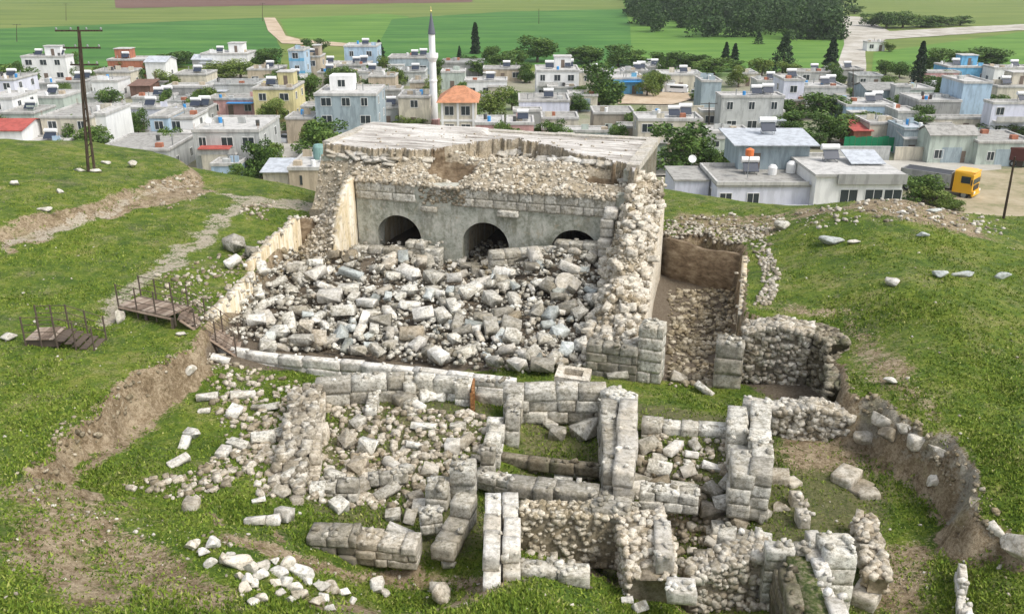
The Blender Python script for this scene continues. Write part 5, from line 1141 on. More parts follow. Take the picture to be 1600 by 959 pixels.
h(0,52,176,4.2,8,'green','roofc',1,'pale green low house by the left edge','t')
h(62,142,182,6.0,13,'cream','roofc',2,'large beige block house left behind the tall pole','r')
h(144,164,178,6.2,10,'white','rooflt',2,'bright bare gable block right of the tall pole','n')
h(55,92,198,3.0,6,'cream','sky',1,'small shed with a pale blue roof edge below the beige block house','f',cat='shed')
h(-25,33,205,4.6,9,'white','redroof',1,'white house with a sloping red roof at the left edge','g')
h(15,103,222,3.0,6,'blue','rooflt',1,'long low pale blue building just behind the left crest','at')
h(104,112,214,2.6,4,'lgrey','rooflt',1,'tiny grey kiosk next to the pole base','',cat='shed')
h(151,263,233,3.8,12,'lgrey','roofc',1,'long grey workshop with large glazed bay behind the left crest','o',cat='workshop')
h(178,262,168,4.6,10,'lilac','rooflt',1,'wide white roofed house in the left middle of the village','tb')
h(233,262,182,6,8,'blue','roofc',2,'narrow pale blue two-storey house','b')
h(202,234,134,3,6,'brown','brown',1,'low brown patio shelter in the left part of the village','nf',cat='shelter')
h(206,262,152,3.2,6,'lgrey','rooflt',1,'small pale house above the wide white roofed one','tu')
h(236,262,127,3.2,6,'green','roofc',1,'small green grey hut between bushes','')
h(313,386,84,5.0,9,'white','rooflt',1,'bright white long house with toothed roof wall at the field edge','tp')
h(300,330,94,3.4,6,'lgrey','sheet',1,'grey gabled shed left of the bright white long house','g',cat='shed')
h(450,474,78,8.8,7,'blue','rooflt',3,'tall narrow house with blue and white bands','s')
h(474,500,88,6.6,9,'sand','roofc',2,'pale stone two-storey house beside the blue banded one','pt')
h(498,522,100,4.0,7,'cream','rooflt',1,'small cream house right of the pale stone one','t')
h(270,322,116,4.4,8,'cream','roofc',1,'cream house with a row of tall windows','tw')
h(257,321,135,4.2,7,'grey','rooflt',1,'grey house in front of the cream windowed one','n')
h(321,401,131,4.0,8,'lgrey','roofdk',1,'long grey building with a plain front wall','n')
h(386,436,108,4.0,8,'sand','rooflt',1,'sand coloured house with a light parapet','t')
h(394,457,138,6.4,10,'yellow','roofc',2,'yellow two-storey house with a small roof room','ptw')
h(436,470,122,4.2,7,'lgrey','rooflt',1,'pale house behind the yellow two-storey one','t')
h(322,397,154,3.4,6,'pink','roofc',1,'pink and teal yard building with a blue awning','a')
h(258,300,158,3.2,6,'lgrey','roofdk',1,'dull grey shed left of the pink yard building','n')
h(262,322,170,3.6,6,'grey','roofc',1,'grey yard house with cluttered roof','tu')
h(253,300,184,5.6,8,'white','roofc',2,'white walled house with twin window in the left middle','w')
h(276,299,216,3.0,5,'lgrey','rooflt',1,'little white roofed shelter below the white walled house','f',cat='shelter')
h(300,404,203,6.6,12,'lgrey','rooflt',2,'large light grey house with wide flat roof and balcony','bdr')
h(313,356,232,4.2,6,'cream','redroof',1,'small cream house with a red sheet roof in front of the large grey one','f')
h(329,372,256,3.0,4,'blue','rooflt',1,'low pale blue wall building behind the path','n')
h(446,490,184,4.6,6,'sand','roofc',1,'old sandstone ruin house with an arched doorway','n')
h(470,492,166,3.4,5,'sand','roofc',1,'small sandstone hut left of the big blue grey house','n')
h(491,587,147,8.6,11,'bluegrey','rooflt',3,'big three-storey blue grey house left of the minaret','')
h(537,588,72,7.2,9,'blue','rooflt',2,'pale blue two-storey house beside the dark pine at the field edge','t')
h(606,672,90,4.4,9,'bluegrey','roofc',1,'long blue grey house just left of the minaret shaft','tu')
h(575,617,119,3.8,6,'sand','roofc',1,'sand coloured yard wall house with a fan pattern','nr')
h(622,664,112,3.4,7,'lgrey','roofdk',1,'dull grey house between the sand yard and the minaret','t')
h(521,575,101,3.6,8,'grey','rooflt',1,'grey house in front of the pale blue two-storey one','tu')
h(548,600,112,3.2,6,'lgrey','rooflt',1,'low grey house behind the big blue grey house','t')
h(496,522,113,3.4,6,'cream','roofc',1,'little cream house above the big blue grey house','t')
h(622,671,151,5.8,9,'cream','roofc',2,'cream house with a deep flat roof left of the minaret foot','')
h(588,622,168,3.6,6,'lgrey','roofc',1,'low grey house between the big blue grey house and the cream one','t')
h(590,626,140,3.2,5,'grey','roofc',1,'small grey hut behind the low grey house','')
h(640,670,128,3.4,6,'sand','roofc',1,'sand coloured hut behind the cream house','')
h(689,755,98,3.6,9,'grey','roofdk',1,'long dark grey house right of the minaret top','n')
h(689,726,112,4.2,6,'green','rooflt',1,'pale green house right of the minaret shaft','')
h(726,792,126,3.8,6,'white','rooflt',1,'white house with rooftop heater behind the orange roof','tw')
h(755,816,107,3.2,6,'sand','roofc',1,'low sand coloured house under a blue roof box','t')
h(795,803,84,2.0,3,'white','sheet',1,'tiny white roofed hut at the far field edge','n',cat='shed')
h(838,905,110,6.4,10,'white','rooflt',2,'large white two-storey house right of centre with glazed corner','tpub')
h(811,890,157,4.8,9,'lilac','roofc',1,'lilac white house with a stepped roof behind the hall','tw')
h(856,900,136,3.6,4,'lgrey','rooflt',1,'grey fenced terrace below the large white house','n')
h(889,934,148,3.4,6,'cream','rooflt',1,'cream shed with open front right of the lilac house','o',cat='shed')
h(743,786,192,4.6,7,'pink','rooflt',1,'pink house behind the hall roof, left one','')
h(792,834,192,4.6,7,'pink','rooflt',1,'pink house behind the hall roof, right one with heater','t')
h(802,846,172,3.6,5,'grey','rooflt',1,'grey house with pale rim between the pink and lilac ones','')
h(847,904,184,4.0,6,'cream','roofc',1,'long beige house behind the hall roof','')
h(847,868,200,3.2,4,'cream','rooflt',1,'little beige gatehouse with a dark door','')
h(872,968,204,2.8,4,'green','rooflt',1,'low pale green yard wall building behind the hall','o')
h(948,1006,122,3.8,8,'sky','rooflt',1,'bright blue fronted building at the edge of the sandy yard','a')
h(948,975,112,3.6,6,'blue','rooflt',1,'small pale blue house behind the bright blue front','')
h(905,945,112,3.2,6,'cream','rooflt',1,'cream house with many small windows right of the large white house','t')
h(976,1012,110,3.2,6,'lgrey','rooflt',1,'low white grey house at the back of the sandy yard','tu')
h(928,992,176,4.2,7,'stone','roofc',1,'rough stone house behind the right end of the hall roof','n')
h(968,996,198,3.6,4,'sand','roofc',1,'pinkish plastered hut touching the blue sided house','n')
h(998,1098,186,6.0,9,'cream','rooflt',2,'house with a bright blue side wall and twin skylights','tu')
h(1033,1098,116,4.0,8,'cream','rooflt',1,'beige house behind the white van','t')
h(1012,1034,104,3.0,6,'lgrey','rooflt',1,'tiny grey house in front of the bushes right of centre','t')
h(1097,1128,126,6.4,7,'bluegrey','rooflt',2,'grey blue tower wing at the left of the long two-storey house','n')
h(1128,1226,150,6.6,9,'lgrey','rooflt',2,'long two-storey grey house with three window pairs','tuw')
h(1096,1226,173,3.2,3.0,'cream','rooflt',1,'ground floor wing with orange panels in front of the long house','w')
h(1100,1172,205,3.0,5,'lgrey','rooflt',1,'flat roofed low shed in front of the orange panel wing','n',cat='shed')
h(1156,1184,114,3.2,6,'cream','rooflt',1,'small cream hut behind the long two-storey house','')
h(1184,1226,126,3.6,6,'lgrey','rooflt',1,'pale house behind the right end of the long one','t')
h(1226,1258,124,7.0,8,'lilac','rooflt',2,'narrow lilac two-storey house with a rooftop tank','t')
h(1258,1323,135,4.2,8,'lgrey','rooflt',1,'light grey house with a wide roof slab and posts','tu')
h(1228,1260,156,3.2,5,'sand','roofc',1,'small round fronted sandy hut right of the long house','n')
h(1245,1300,112,3.0,6,'lgrey','roofc',1,'low grey house below the dark conifer','t')
h(1300,1350,108,3.0,6,'grey','roofc',1,'grey sheds clustered at the end of the gravel road','t')
h(1340,1380,118,3.0,6,'lgrey','roofdk',1,'dull grey house right of the road end','')
h(1323,1404,164,3.6,9,'blue','rooflt',1,'low house with wide white roof and pale blue front','tu')
h(1355,1404,142,4.0,8,'bluegrey','roofdk',1,'blue grey house with sheet roof in the right middle','g')
h(1400,1424,134,5.4,8,'lgrey','rooflt',1,'grey slab sided house right of the sheet roofed one','n')
h(1424,1460,138,4.6,7,'green','rooflt',1,'pale green walled yard building','n')
h(1437,1503,157,5.0,9,'grey','rooflt',1,'plain grey house with one small window in the right middle','')
h(1445,1500,112,3.2,7,'pink','rooflt',1,'long low reddish house right of the tall dark conifer','')
h(1460,1484,134,3.4,5,'white','rooflt',1,'small white hut with dark opening','')
h(1484,1506,142,3.4,5,'pink','rooflt',1,'small pinkish hut left of the tall light blue house','')
h(1482,1550,104,4.0,8,'sky','rooflt',1,'bright blue house at the field edge on the right','pt')
h(1555,1620,106,4.4,8,'white','rooflt',1,'white house with an arched opening at the upper right edge','t')
h(1507,1552,128,8.2,9,'blue','rooflt',2,'tall light blue house on the right','n')
h(1552,1640,160,6.2,11,'lilac','rooflt',2,'pale two-storey house with colonnade at the right edge','tb')
h(1560,1640,135,5.0,8,'cream','roofc',1,'cream roof terrace house behind the colonnade house','pt')
h(1404,1438,174,3.6,6,'lgrey','rooflt',1,'small house with bright white flat roof in the right middle','')
h(1445,1552,184,3.0,6,'cream','roofc',1,'row of low roofs with an orange cover in the right middle','t')
h(1360,1412,192,4.2,7,'cream','roofc',1,'beige house behind the green mesh fence','')
h(1335,1362,204,3.0,6,'brick','redroof',1,'dark red sheet roofed shed left of the green mesh fence','f',cat='shed')
h(1414,1452,200,4.6,7,'bluegrey','sheet',1,'pale blue grey wall bay of the open garage','n')
h(1455,1528,212,4.4,9,'green','roofc',1,'wide garage with a greenish shutter and low gable roof','go',cat='garage')
h(1530,1620,221,3.8,9,'green','roofc',1,'garage with dark opening near the right edge','o',cat='garage')
h(1415,1440,217,3.0,3,'lgrey','rooflt',1,'tiny grey lean-to beside the wide garage','f',cat='shed')
h(1356,1384,66,3.0,4,'white','rooflt',1,'lone small white building beside the gravel road','')
h(410,449,268,3.4,5,'cream','sheet',1,'cream shed with a white sheet roof near the hill','f',cat='shed')
h(450,528,262,5.2,9,'sand','rooflt',2,'sand grey house close to the left of the hall with narrow windows','n')
build_houses()
# extras on single houses, each at its own place
def find(lab): return next(o for o in COL.objects if o.get('label') == lab)
r_ = find('big three-storey blue grey house left of the minaret'); box_part('roof_room', PM['white'], r_, -3.4, .6, -.5, 3.0, 8.42, 10.9, lab='white room on the roof'); window(r_, -1.4, -.502, 9.1, 1.2, 1.1)
r_ = find('sand grey house close to the left of the hall with narrow windows')
for xx in (-1.6, 1.4): box_part('slit_window', M['glass'], r_, xx - .15, xx + .15, -4.56, -4.503, 3.0, 4.2)
mb = MB(); mb.lathe([(.75, 5.02), (.78, 5.3), (.78, 6.6), (.6, 6.9), (.2, 7.0)], 16, -.4, 1.5); part(mb, 'water_tank', paint('green_tank', (.22,.36,.33)), r_)
def wall_thing(label, x0, x1, yt, hh, wc, th=.3, name='yard_wall'):
    a = P(x0, yt, hh); b_ = P(x1, yt, hh); r_ = MB(); r_.box(a.x, b_.x, a.y, a.y + th, 0, hh); r_.box(a.x - .05, b_.x + .05, a.y - .05, a.y + th + .05, hh + .002, hh + .1); return tag(r_.build(name, PM[wc]), label, 'wall')
wall_thing('long grey yard wall below the green mesh fence', 1310, 1392, 230, 2.2, 'lgrey')
wall_thing('long white yard wall left of the wide garage', 1400, 1458, 231, 2.2, 'cream')
wall_thing('low pale wall along the road at the right', 1180, 1312, 240, 1.8, 'rooflt')
wall_thing('retaining wall above the sandy yard', 1010, 1100, 166, 2.2, 'cream')
wall_thing('pale yard wall by the upper left house', 30, 120, 115, 1.6, 'cream')
wall_thing('grey wall in front of the sandstone ruin house', 430, 492, 206, 1.8, 'stone')
wall_thing('yard wall with pale top beside the large light grey house', 404, 424, 226, 3.0, 'rooflt')
t = NT('green_mesh'); t.base((.02, .22, .10)); M['mesh'] = t.m; mb = MB(); a = P(1320, 214, 2.6)
for k in range(14): mb.box(a.x + k * .9, a.x + k * .9 + .86, a.y, a.y + .05, .2, 2.6 + .12 * math.sin(k * 2.1))
tag(mb.build('mesh_fence', M['mesh']), 'green mesh fence of a yard on the right', 'fence')

# ---------------------------------------------------------------- minaret and the hip roofed building beside it
mg = P(679, 197, 0)
def zat(g, py):
    lo, hi = 0, 60
    for _ in range(40):
        m_ = (lo + hi) / 2; lo, hi = (m_, hi) if proj(g.x, g.y, m_)[1] > py else (lo, m_)
    return lo
root = empty('minaret', mg, 0, 'slender white minaret with a dark pointed cap behind the hall', 'minaret')
z1, z2, z3, z4, z5 = [zat(mg, q) for q in (186, 90, 126, 54, 20)]; ztip = zat(mg, 10)
mb = MB(); mb.lathe([(1.05, -.3), (1.05, z1)], 16); part(mb, 'base', PM['pink'], root)
mb = MB(); mb.lathe([(.70, z1 + .002), (.68, z3 - .3), (.76, z3 - .15), (.76, z3 + .1), (.66, z3 + .2), (.64, z2 - .8)], 20); M['minaret'] = paint('white_minaret_render', (.86,.86,.85), .15); part(mb, 'shaft', M['minaret'], root)
mb = MB(); mb.lathe([(.66, z2 - .79), (.95, z2 - .2), (1.05, z2), (1.05, z2 + .75), (.97, z2 + .75), (.97, z2 + .05), (.6, z2 + .05)], 20); part(mb, 'balcony', M['minaret'], root)
mb = MB(); mb.lathe([(.58, z2 + .06), (.58, z4)], 20); part(mb, 'upper_shaft', M['minaret'], root)
M['lead'] = flat('lead_roofing', (.10,.11,.13), .5); mb = MB(); mb.lathe([(.70, z4 + .002), (.70, z4 + .12), (.06, z5)], 20); part(mb, 'spire', M['lead'], root)
mb = MB(); mb.lathe([(.05, z5), (.16, z5 + .25), (.05, z5 + .45), (.12, z5 + .65), (.03, ztip)], 8); part(mb, 'finial', flat('gilded_metal', (.6,.5,.2), .3, .8), root)
a = P(688, 160, 6.2); b_ = P(742, 160, 6.2); root = empty('prayer_house', ((a.x + b_.x) / 2, a.y + 4.5, 0), 0, 'two-storey cream building with an orange hip roof right of the minaret', 'mosque'); hw = (b_.x - a.x) / 2; hd = 4.5
box_part('wall', PM['cream'], root, -hw, hw, -hd, hd, -.3, 6.2); box_part('floor_band', PM['white'], root, -hw - .1, hw + .1, -hd - .1, -hd - .003, 2.9, 3.25)
mb = MB(); mb.add([(-hw-.7,-hd-.7,6.2),(hw+.7,-hd-.7,6.2),(hw+.7,hd+.7,6.2),(-hw-.7,hd+.7,6.2),(-hw*.25,0,8.4),(hw*.35,0,8.4)], [(0,1,5,4),(1,2,5),(2,3,4,5),(3,0,4),(0,3,2,1)]); part(mb, 'roof', M['redtile'], root)
for xx in (-hw * .5, hw * .45):
    for zz in (.9, 4.0): window(root, xx, -hd - .002, zz, 1.5, 1.5)
for xx in (-hw + .3, 0, hw - .3): box_part('pilaster', PM['white'], root, xx - .2, xx + .2, -hd - .14, -hd - .103, 0, 6.1)

# ---------------------------------------------------------------- the large white house close to the mound
root = empty('village_house', (0, 0, 0), 0, 'large white and pale blue house right behind the mound with stepped flat roofs', 'house')
def hb(name, mat, x0, x1, y0, y1, z0, z1, par=None, lab=None): return box_part(name, mat, par or root, x0, x1, y0, y1, z0, z1, lab=lab)
c1 = P(1276, 276, 6.9); c2 = P(1412, 276, 6.9); x0, x1, y0 = c1.x, c2.x, c1.y
w1 = hb('wall', PM['white'], x0, x1, y0, y0 + 9, -.3, 6.9, lab='bright white main block'); hb('roof', PM['rooflt'], x0 - .2, x1 + .2, y0 - .25, y0 + 9.2, 6.902, 7.2)
hb('fascia', PM['grey'], x0 + 2.3, x1 + .3, y0 - .42, y0 - .27, 6.1, 7.25)
for px_, ww in ((1328, 1.9), (1367, 1.9), (1397, 1.9)): window(root, P(px_, 290, 3.6).x * (y0 / P(px_, 290, 3.6).y), y0 - .002, 3.6, ww, 1.8)
a = P(1112, 278, 5.6); xl = a.x
hb('wall', PM['lilac'], xl, x0 - .01, y0 + 1.5, y0 + 11, -.3, 5.4, lab='pale blue left wing'); hb('roof', PM['roofc'], xl - .15, x0 - .02, y0 + 1.3, y0 + 11.2, 5.402, 5.6)
mb = MB(); mb.box(xl - .2, x0 - .3, y0 + 1.25, y0 + 1.5, 5.602, 6.0); mb.box(xl - .2, xl + .05, y0 + 1.5, y0 + 11.2, 5.602, 6.0); mb.box(xl + .05, x0 - .3, y0 + 10.95, y0 + 11.2, 5.602, 6.0); part(mb, 'parapet', PM['rooflt'], root)
for px_ in (1135, 1178): window(root, P(px_, 295, 3.4).x * ((y0 + 1.5) / P(px_, 295, 3.4).y), y0 + 1.498, 2.9, 1.3, 1.7)
window(root, xl - .002, y0 + 5, 2.9, 1.3, 1.5, 'l')
hb('wall', PM['lilac'], xl - 4.2, xl - .2, y0 + 5, y0 + 12, -.3, 5.2, lab='pale blue side wing with balcony'); hb('roof', PM['roofc'], xl - 4.4, xl - .22, y0 + 4.8, y0 + 12.2, 5.202, 5.4)
bo = hb('balcony', PM['rooflt'], xl - 4.2, xl - .25, y0 + 3.4, y0 + 4.99, 2.2, 2.4); hb('balustrade', PM['blue'], xl - 4.25, xl - .25, y0 + 3.3, y0 + 3.42, 2.402, 3.3, par=bo)
pb = hb('wall', PM['bluegrey'], x0 - 6.5, x0 + 2.0, y0 + 9.3, y0 + 17, 5.602, 8.6, lab='upper floor set back on the roof'); mb = MB()
v = [(x0 - 7.4, y0 + 8.4, 8.62), (x0 + 2.8, y0 + 8.2, 8.62), (x0 + 3.4, y0 + 17.5, 9.0), (x0 - 7.4, y0 + 17.5, 9.0)]; v += [(a_, b_, c_ + .14) for a_, b_, c_ in v]; mb.add(v, [(0,3,2,1),(4,5,6,7),(0,1,5,4),(1,2,6,5),(2,3,7,6),(3,0,4,7)]); part(mb, 'roof', M['sheet'], root, 'pale metal sheet roof')
hb('upper_door', M['door'], x0 - 4.9, x0 - 3.9, y0 + 9.24, y0 + 9.297, 5.61, 7.6)
bo = hb('balcony', PM['rooflt'], x0 - 3.2, x0 - .1, y0 + .2, y0 + 1.49, 2.6, 2.8); hb('balustrade', PM['white'], x0 - 3.2, x0 - .1, y0 + .1, y0 + .2, 2.802, 3.6, par=bo)
bo = hb('balcony', PM['rooflt'], x0 - 3.2, x0 - .1, y0 + .2, y0 + 1.49, .2, .4); hb('balustrade', PM['white'], x0 - 3.2, x0 - .1, y0 + .1, y0 + .2, .402, 1.2, par=bo)
heater(root, xl + 5.0, y0 + 7, 5.6, 1.1); heater(root, x0 + 3.6, y0 + 6.5, 7.2, 1.1); heater(root, x0 - 2, y0 + 14, 9.1, 1.1); dish(root, xl - 1.2, y0 + 11, 5.6)
mb = MB(); mb.lathe([(.5, 5.62), (.55, 6.5), (.3, 6.8)], 14, xl + 7.5, y0 + 6.5); part(mb, 'water_tank', M['tank'], root); mb = MB(); mb.lathe([(.6, 5.62), (.6, 6.7), (.3, 7.0)], 14, xl + 10, y0 + 7.5); part(mb, 'water_tank', M['tank'], root)
mb = MB(); mb.tube([(xl + 4.2, y0 + 5, 5.6), (xl + 4.2, y0 + 5, 8.2)], .05, 6); pl = part(mb, 'mast', M['galv'], root); mb = MB(); mb.lathe([(.1, 8.1), (.5, 8.2), (.5, 8.9), (.1, 9.1)], 12, xl + 4.2, y0 + 5); part(mb, 'orange_drum', M['orange'], pl)
mb = MB(); v = [(x1 - 4.5, y0 + 4, 7.4), (x1 - .5, y0 + 4, 7.4), (x1 - .5, y0 + 8, 8.2), (x1 - 4.5, y0 + 8, 8.2)]; v += [(a_, b_, c_ + .1) for a_, b_, c_ in v]; mb.add(v, [(0,3,2,1),(4,5,6,7),(0,1,5,4),(1,2,6,5),(2,3,7,6),(3,0,4,7)]); part(mb, 'sheet_canopy', M['sheet'], root)

# ---------------------------------------------------------------- vehicles
M['yellow'] = flat('yellow_lacquer', (.80,.42,.02), .35); M['vwhite'] = flat('white_lacquer', (.75,.76,.77), .3); M['tyre'] = flat('rubber', (.02,.02,.02), .8); M['black'] = flat('black_plastic', (.02,.02,.022), .5)
def wheel(root, x, y, r_, w_=.28):
    mb = MB(); mb.lathe([(r_ * .6, -w_/2), (r_, -w_/2 + .03), (r_, w_/2 - .03), (r_ * .6, w_/2)], 18); rt = Matrix.Translation((x, y, r_)) @ Matrix.Rotation(R(90), 4, 'X'); mb.v = [tuple(rt @ Vector(q)) for q in mb.v]; o = mb.build('wheel', M['tyre'], root)
    mb = MB(); mb.lathe([(.05, -w_/2 - .02), (r_ * .55, -w_/2 - .01), (r_ * .55, w_/2 + .01), (.05, w_/2 + .02)], 12); mb.v = [tuple(rt @ Vector(q)) for q in mb.v]; mb.build('rim', M['galv'], o)
def chamfer_box(mb, x0, x1, y0, y1, z0, z1, fx=0, c=.12):
    """box along +x front, top front edge raked by fx"""
    v = [(x0,y0,z0),(x1,y0,z0),(x1,y1,z0),(x0,y1,z0),(x0,y0+c,z1),(x1-fx,y0+c,z1),(x1-fx,y1-c,z1),(x0,y1-c,z1),(x0,y0,z1-c),(x1-fx*.1,y0,z1-c*3),(x1-fx*.1,y1,z1-c*3),(x0,y1,z1-c)]
    mb.add(v, [(0,3,2,1),(4,5,6,7),(0,1,9,8),(1,2,10,9),(2,3,11,10),(3,0,8,11),(8,9,5,4),(9,10,6,5),(10,11,7,6),(11,8,4,7)])
g = P(1505, 308, 0); root = empty('lorry', (g.x, g.y, 0), R(-42), 'yellow lorry with a dark open load bed parked at the right', 'truck'); S_ = 1.25
mb = MB(); chamfer_box(mb, -1.0, 1.1, -1.3, 1.3, .7, 3.1, .35); o = part(mb, 'cab', M['yellow'], root)
mb = MB(); v = [(1.115, -1.15, 1.75), (1.115, 1.15, 1.75), (.98, 1.1, 2.75), (.98, -1.1, 2.75)]; v += [(a_ + .03, b_, c_) for a_, b_, c_ in v]; mb.add(v, [(0,1,2,3),(7,6,5,4),(0,4,5,1),(1,5,6,2),(2,6,7,3),(3,7,4,0)]); part(mb, 'windscreen', M['glass'], o)
for sg in (-1, 1):
    box_part('side_window', M['glass'], o, -.2, .8, min(sg * 1.305, sg * 1.33), max(sg * 1.305, sg * 1.33), 1.8, 2.55); box_part('headlight', M['tank'], root, 1.3, 1.36, sg * .95 - .2, sg * .95 + .2, .75, 1.0); box_part('mirror', M['black'], root, .95, 1.05, min(sg * 1.4, sg * 1.6), max(sg * 1.4, sg * 1.6), 1.7, 2.3)
box_part('grille', M['black'], root, 1.115, 1.16, -.9, .9, 1.05, 1.6); box_part('bumper', M['yellow'], root, 1.11, 1.3, -1.28, 1.28, .45, 1.0); box_part('sun_visor', M['yellow'], root, .8, 1.15, -1.2, 1.2, 2.95, 3.05)
box_part('chassis', M['black'], root, -6.9, .9, -.5, .5, .6, .95)
mb = MB(); mb.box(-7.0, -1.3, -1.25, 1.25, 1.0, 1.15); mb.box(-7.0, -1.3, -1.3, -1.2, 1.15, 2.5); mb.box(-7.0, -1.3, 1.2, 1.3, 1.15, 2.5); mb.box(-1.4, -1.3, -1.19, 1.19, 1.15, 2.7); mb.box(-7.0, -6.9, -1.19, 1.19, 1.15, 2.5); part(mb, 'load_bed', PM['grey'], root); box_part('cargo', M['black'], root, -6.8, -1.5, -1.15, 1.15, 1.16, 2.45)
for xx in (.3, -4.9, -6.0): wheel(root, xx, -1.1, .5); wheel(root, xx, 1.1, .5)
root.scale = (1.15, 1.15, 1.2)
def car(px, py, yaw, mat, label, van=False, name='parked_car', dark=False):
    g = P(px, py, 0); root = empty(name, (g.x, g.y, 0), R(yaw), label, 'van' if van else 'car'); L = 4.8 if van else 4.2; H = 2.0 if van else .95
    mb = MB(); chamfer_box(mb, -L/2, L/2, -.85, .85, .35, H, .5 if van else .15, .1); b_ = part(mb, 'body', mat, root)
    if not van: mb = MB(); chamfer_box(mb, -1.4, 1.0, -.78, .78, .94, 1.45, .5, .12); part(mb, 'cabin', M['glass'], root); box_part('roof_panel', mat, root, -1.2, .35, -.64, .64, 1.452, 1.48)
    else:
        for sg in (-1, 1): box_part('side_window', M['glass'], b_, -1.6, 1.5, min(sg * .853, sg * .87), max(sg * .853, sg * .87), 1.25, 1.7)
        box_part('windscreen', M['glass'], b_, L/2 - .16, L/2 - .02, -.7, .7, 1.25, 1.7)
    for xx in (-L * .31, L * .31): wheel(root, xx, -.75, .33, .2); wheel(root, xx, .75, .33, .2)
    for sg in (-1, 1): box_part('headlight', M['tank'], root, L/2 - .0, L/2 + .03, sg * .6 - .15, sg * .6 + .15, .6, .75)
car(1058, 146, -20, M['vwhite'], 'white van parked on the sandy yard', True, 'parked_van')
car(1017, 101, 10, M['vwhite'], 'small white car in front of the bushes at the far edge')
car(1085, 150, 80, flat('grey_lacquer', (.3,.31,.32), .3), 'grey car standing right of the white van')
car(452, 222, 70, M['vwhite'], 'white car on the lane left of the hall')
car(440, 286, 5, flat('dark_lacquer', (.05,.06,.07), .3), 'dark car half hidden by the small cream shed')
g = P(1612, 262, 0); root = empty('trailer', (g.x, g.y, 0), R(-35), 'dark red trailer cut by the right edge of the photo', 'trailer'); mb = MB(); mb.box(-4, 4, -1.2, 1.2, 1.0, 2.9); part(mb, 'body', flat('dark_red_lacquer', (.10,.025,.02), .5), root)
for xx in (-2.5, 2.5): wheel(root, xx, -1.0, .48); wheel(root, xx, 1.0, .48)
# ---------------------------------------------------------------- trees and shrubs
def leaf_mat(name, dark, mid, light):
    t = NT(name); r = t.n('ShaderNodeObjectInfo').outputs['Random']; v = t.math('ADD', t.math('MULTIPLY', t.attr('tint'), .75), t.math('MULTIPLY', r, .3)); t.base(t.ramp(v, [(.1, dark), (.5, mid), (.95, light)])); t.b.inputs['Roughness'].default_value = .7; return t.m
M['leaf'] = leaf_mat('broad_leaves', (.030,.065,.012), (.070,.135,.022), (.15,.225,.045)); M['conifer'] = leaf_mat('conifer_needles', (.012,.028,.012), (.022,.048,.018), (.045,.08,.03)); M['bark'] = flat('bark', (.12,.09,.065), .9)
M['leafy'] = leaf_mat('yellow_green_leaves', (.05,.09,.015), (.11,.17,.025), (.2,.25,.06))
def leaves(centers, radii, n, sz, squash=.8):
    V = []; T = []; cs = np.array(centers); rs = np.array(radii); pr = rs ** 2 / (rs ** 2).sum(); k = RNG.choice(len(cs), n, p=pr)
    d = RNG.normal(size=(n, 3)); d /= np.linalg.norm(d, axis=1)[:, None]; rad = rs[k] * RNG.uniform(.55, 1.08, n); c = cs[k] + d * rad[:, None] * np.array([1, 1, squash])
    a = RNG.normal(size=(n, 3)); a /= np.linalg.norm(a, axis=1)[:, None]; b_ = np.cross(a, RNG.normal(size=(n, 3))); b_ /= np.linalg.norm(b_, axis=1)[:, None]
    s = sz * RNG.uniform(.6, 1.4, n)[:, None]; q = np.stack([c - a*s - b_*s*.5, c + a*s - b_*s*.5, c + a*s*.8 + b_*s*.5, c - a*s*.8 + b_*s*.5], 1).reshape(-1, 3)
    F = np.arange(4 * n).reshape(n, 4); return q, F, np.repeat(np.clip(RNG.normal(.5, .22, n) + .12 * RNG.normal(size=len(cs))[k], 0, 1), 4)
def broad_variant(mat='leaf'):
    n_ = int(RNG.integers(14, 20)); cs = [(RNG.uniform(-.30, .30), RNG.uniform(-.30, .30), RNG.uniform(.22, .82)) for _ in range(n_)]; rs = [RNG.uniform(.12, .24) for _ in cs]
    q, F, T = leaves(cs, rs, 3200, .024); crown = mesh_np('crown', q, F, tint=T); crown.materials.append(M[mat])
    mb = MB(); mb.tube([(0, 0, -.05), (.01, 0, .3), (.02, .01, .6)], .035, 7, r2=.015)
    for c in cs[:6]: mb.tube([(.01, 0, .28), tuple(np.array([.01, 0, .28]) * .4 + np.array(c) * .6), c], .018, 5, r2=.006)
    tr = mb.mesh('trunk'); tr.materials.append(M['bark']); return crown, tr
def cone_variant(w_=.28, p_=1.0, n=2400):
    z = RNG.uniform(.03, 1, n) ** 1.0; lay = .85 + .15 * np.sin(z * 40 + RNG.uniform(0, 6)); rad = w_ * (1 - z) ** p_ * lay * np.sqrt(RNG.uniform(.25, 1, n)) + .008; th = RNG.uniform(0, 6.283, n); lump = 1 + .2 * np.sin(th * 3 + z * 9)
    c = np.stack([rad * lump * np.cos(th), rad * lump * np.sin(th), z], 1); a = RNG.normal(size=(n, 3)); a /= np.linalg.norm(a, axis=1)[:, None]; b_ = np.cross(a, RNG.normal(size=(n, 3))); b_ /= np.linalg.norm(b_, axis=1)[:, None]; s = .022 * RNG.uniform(.6, 1.3, n)[:, None]
    q = np.stack([c - a*s - b_*s*.5, c + a*s - b_*s*.5, c + a*s + b_*s*.5, c - a*s + b_*s*.5], 1).reshape(-1, 3); crown = mesh_np('crown', q, np.arange(4*n).reshape(n, 4), tint=np.repeat(np.clip(RNG.normal(.5, .25, n), 0, 1), 4)); crown.materials.append(M['conifer'])
    mb = MB(); mb.tube([(0, 0, -.05), (0, 0, .5), (0, 0, .97)], .022, 6, r2=.004); tr = mb.mesh('trunk'); tr.materials.append(M['bark']); return crown, tr
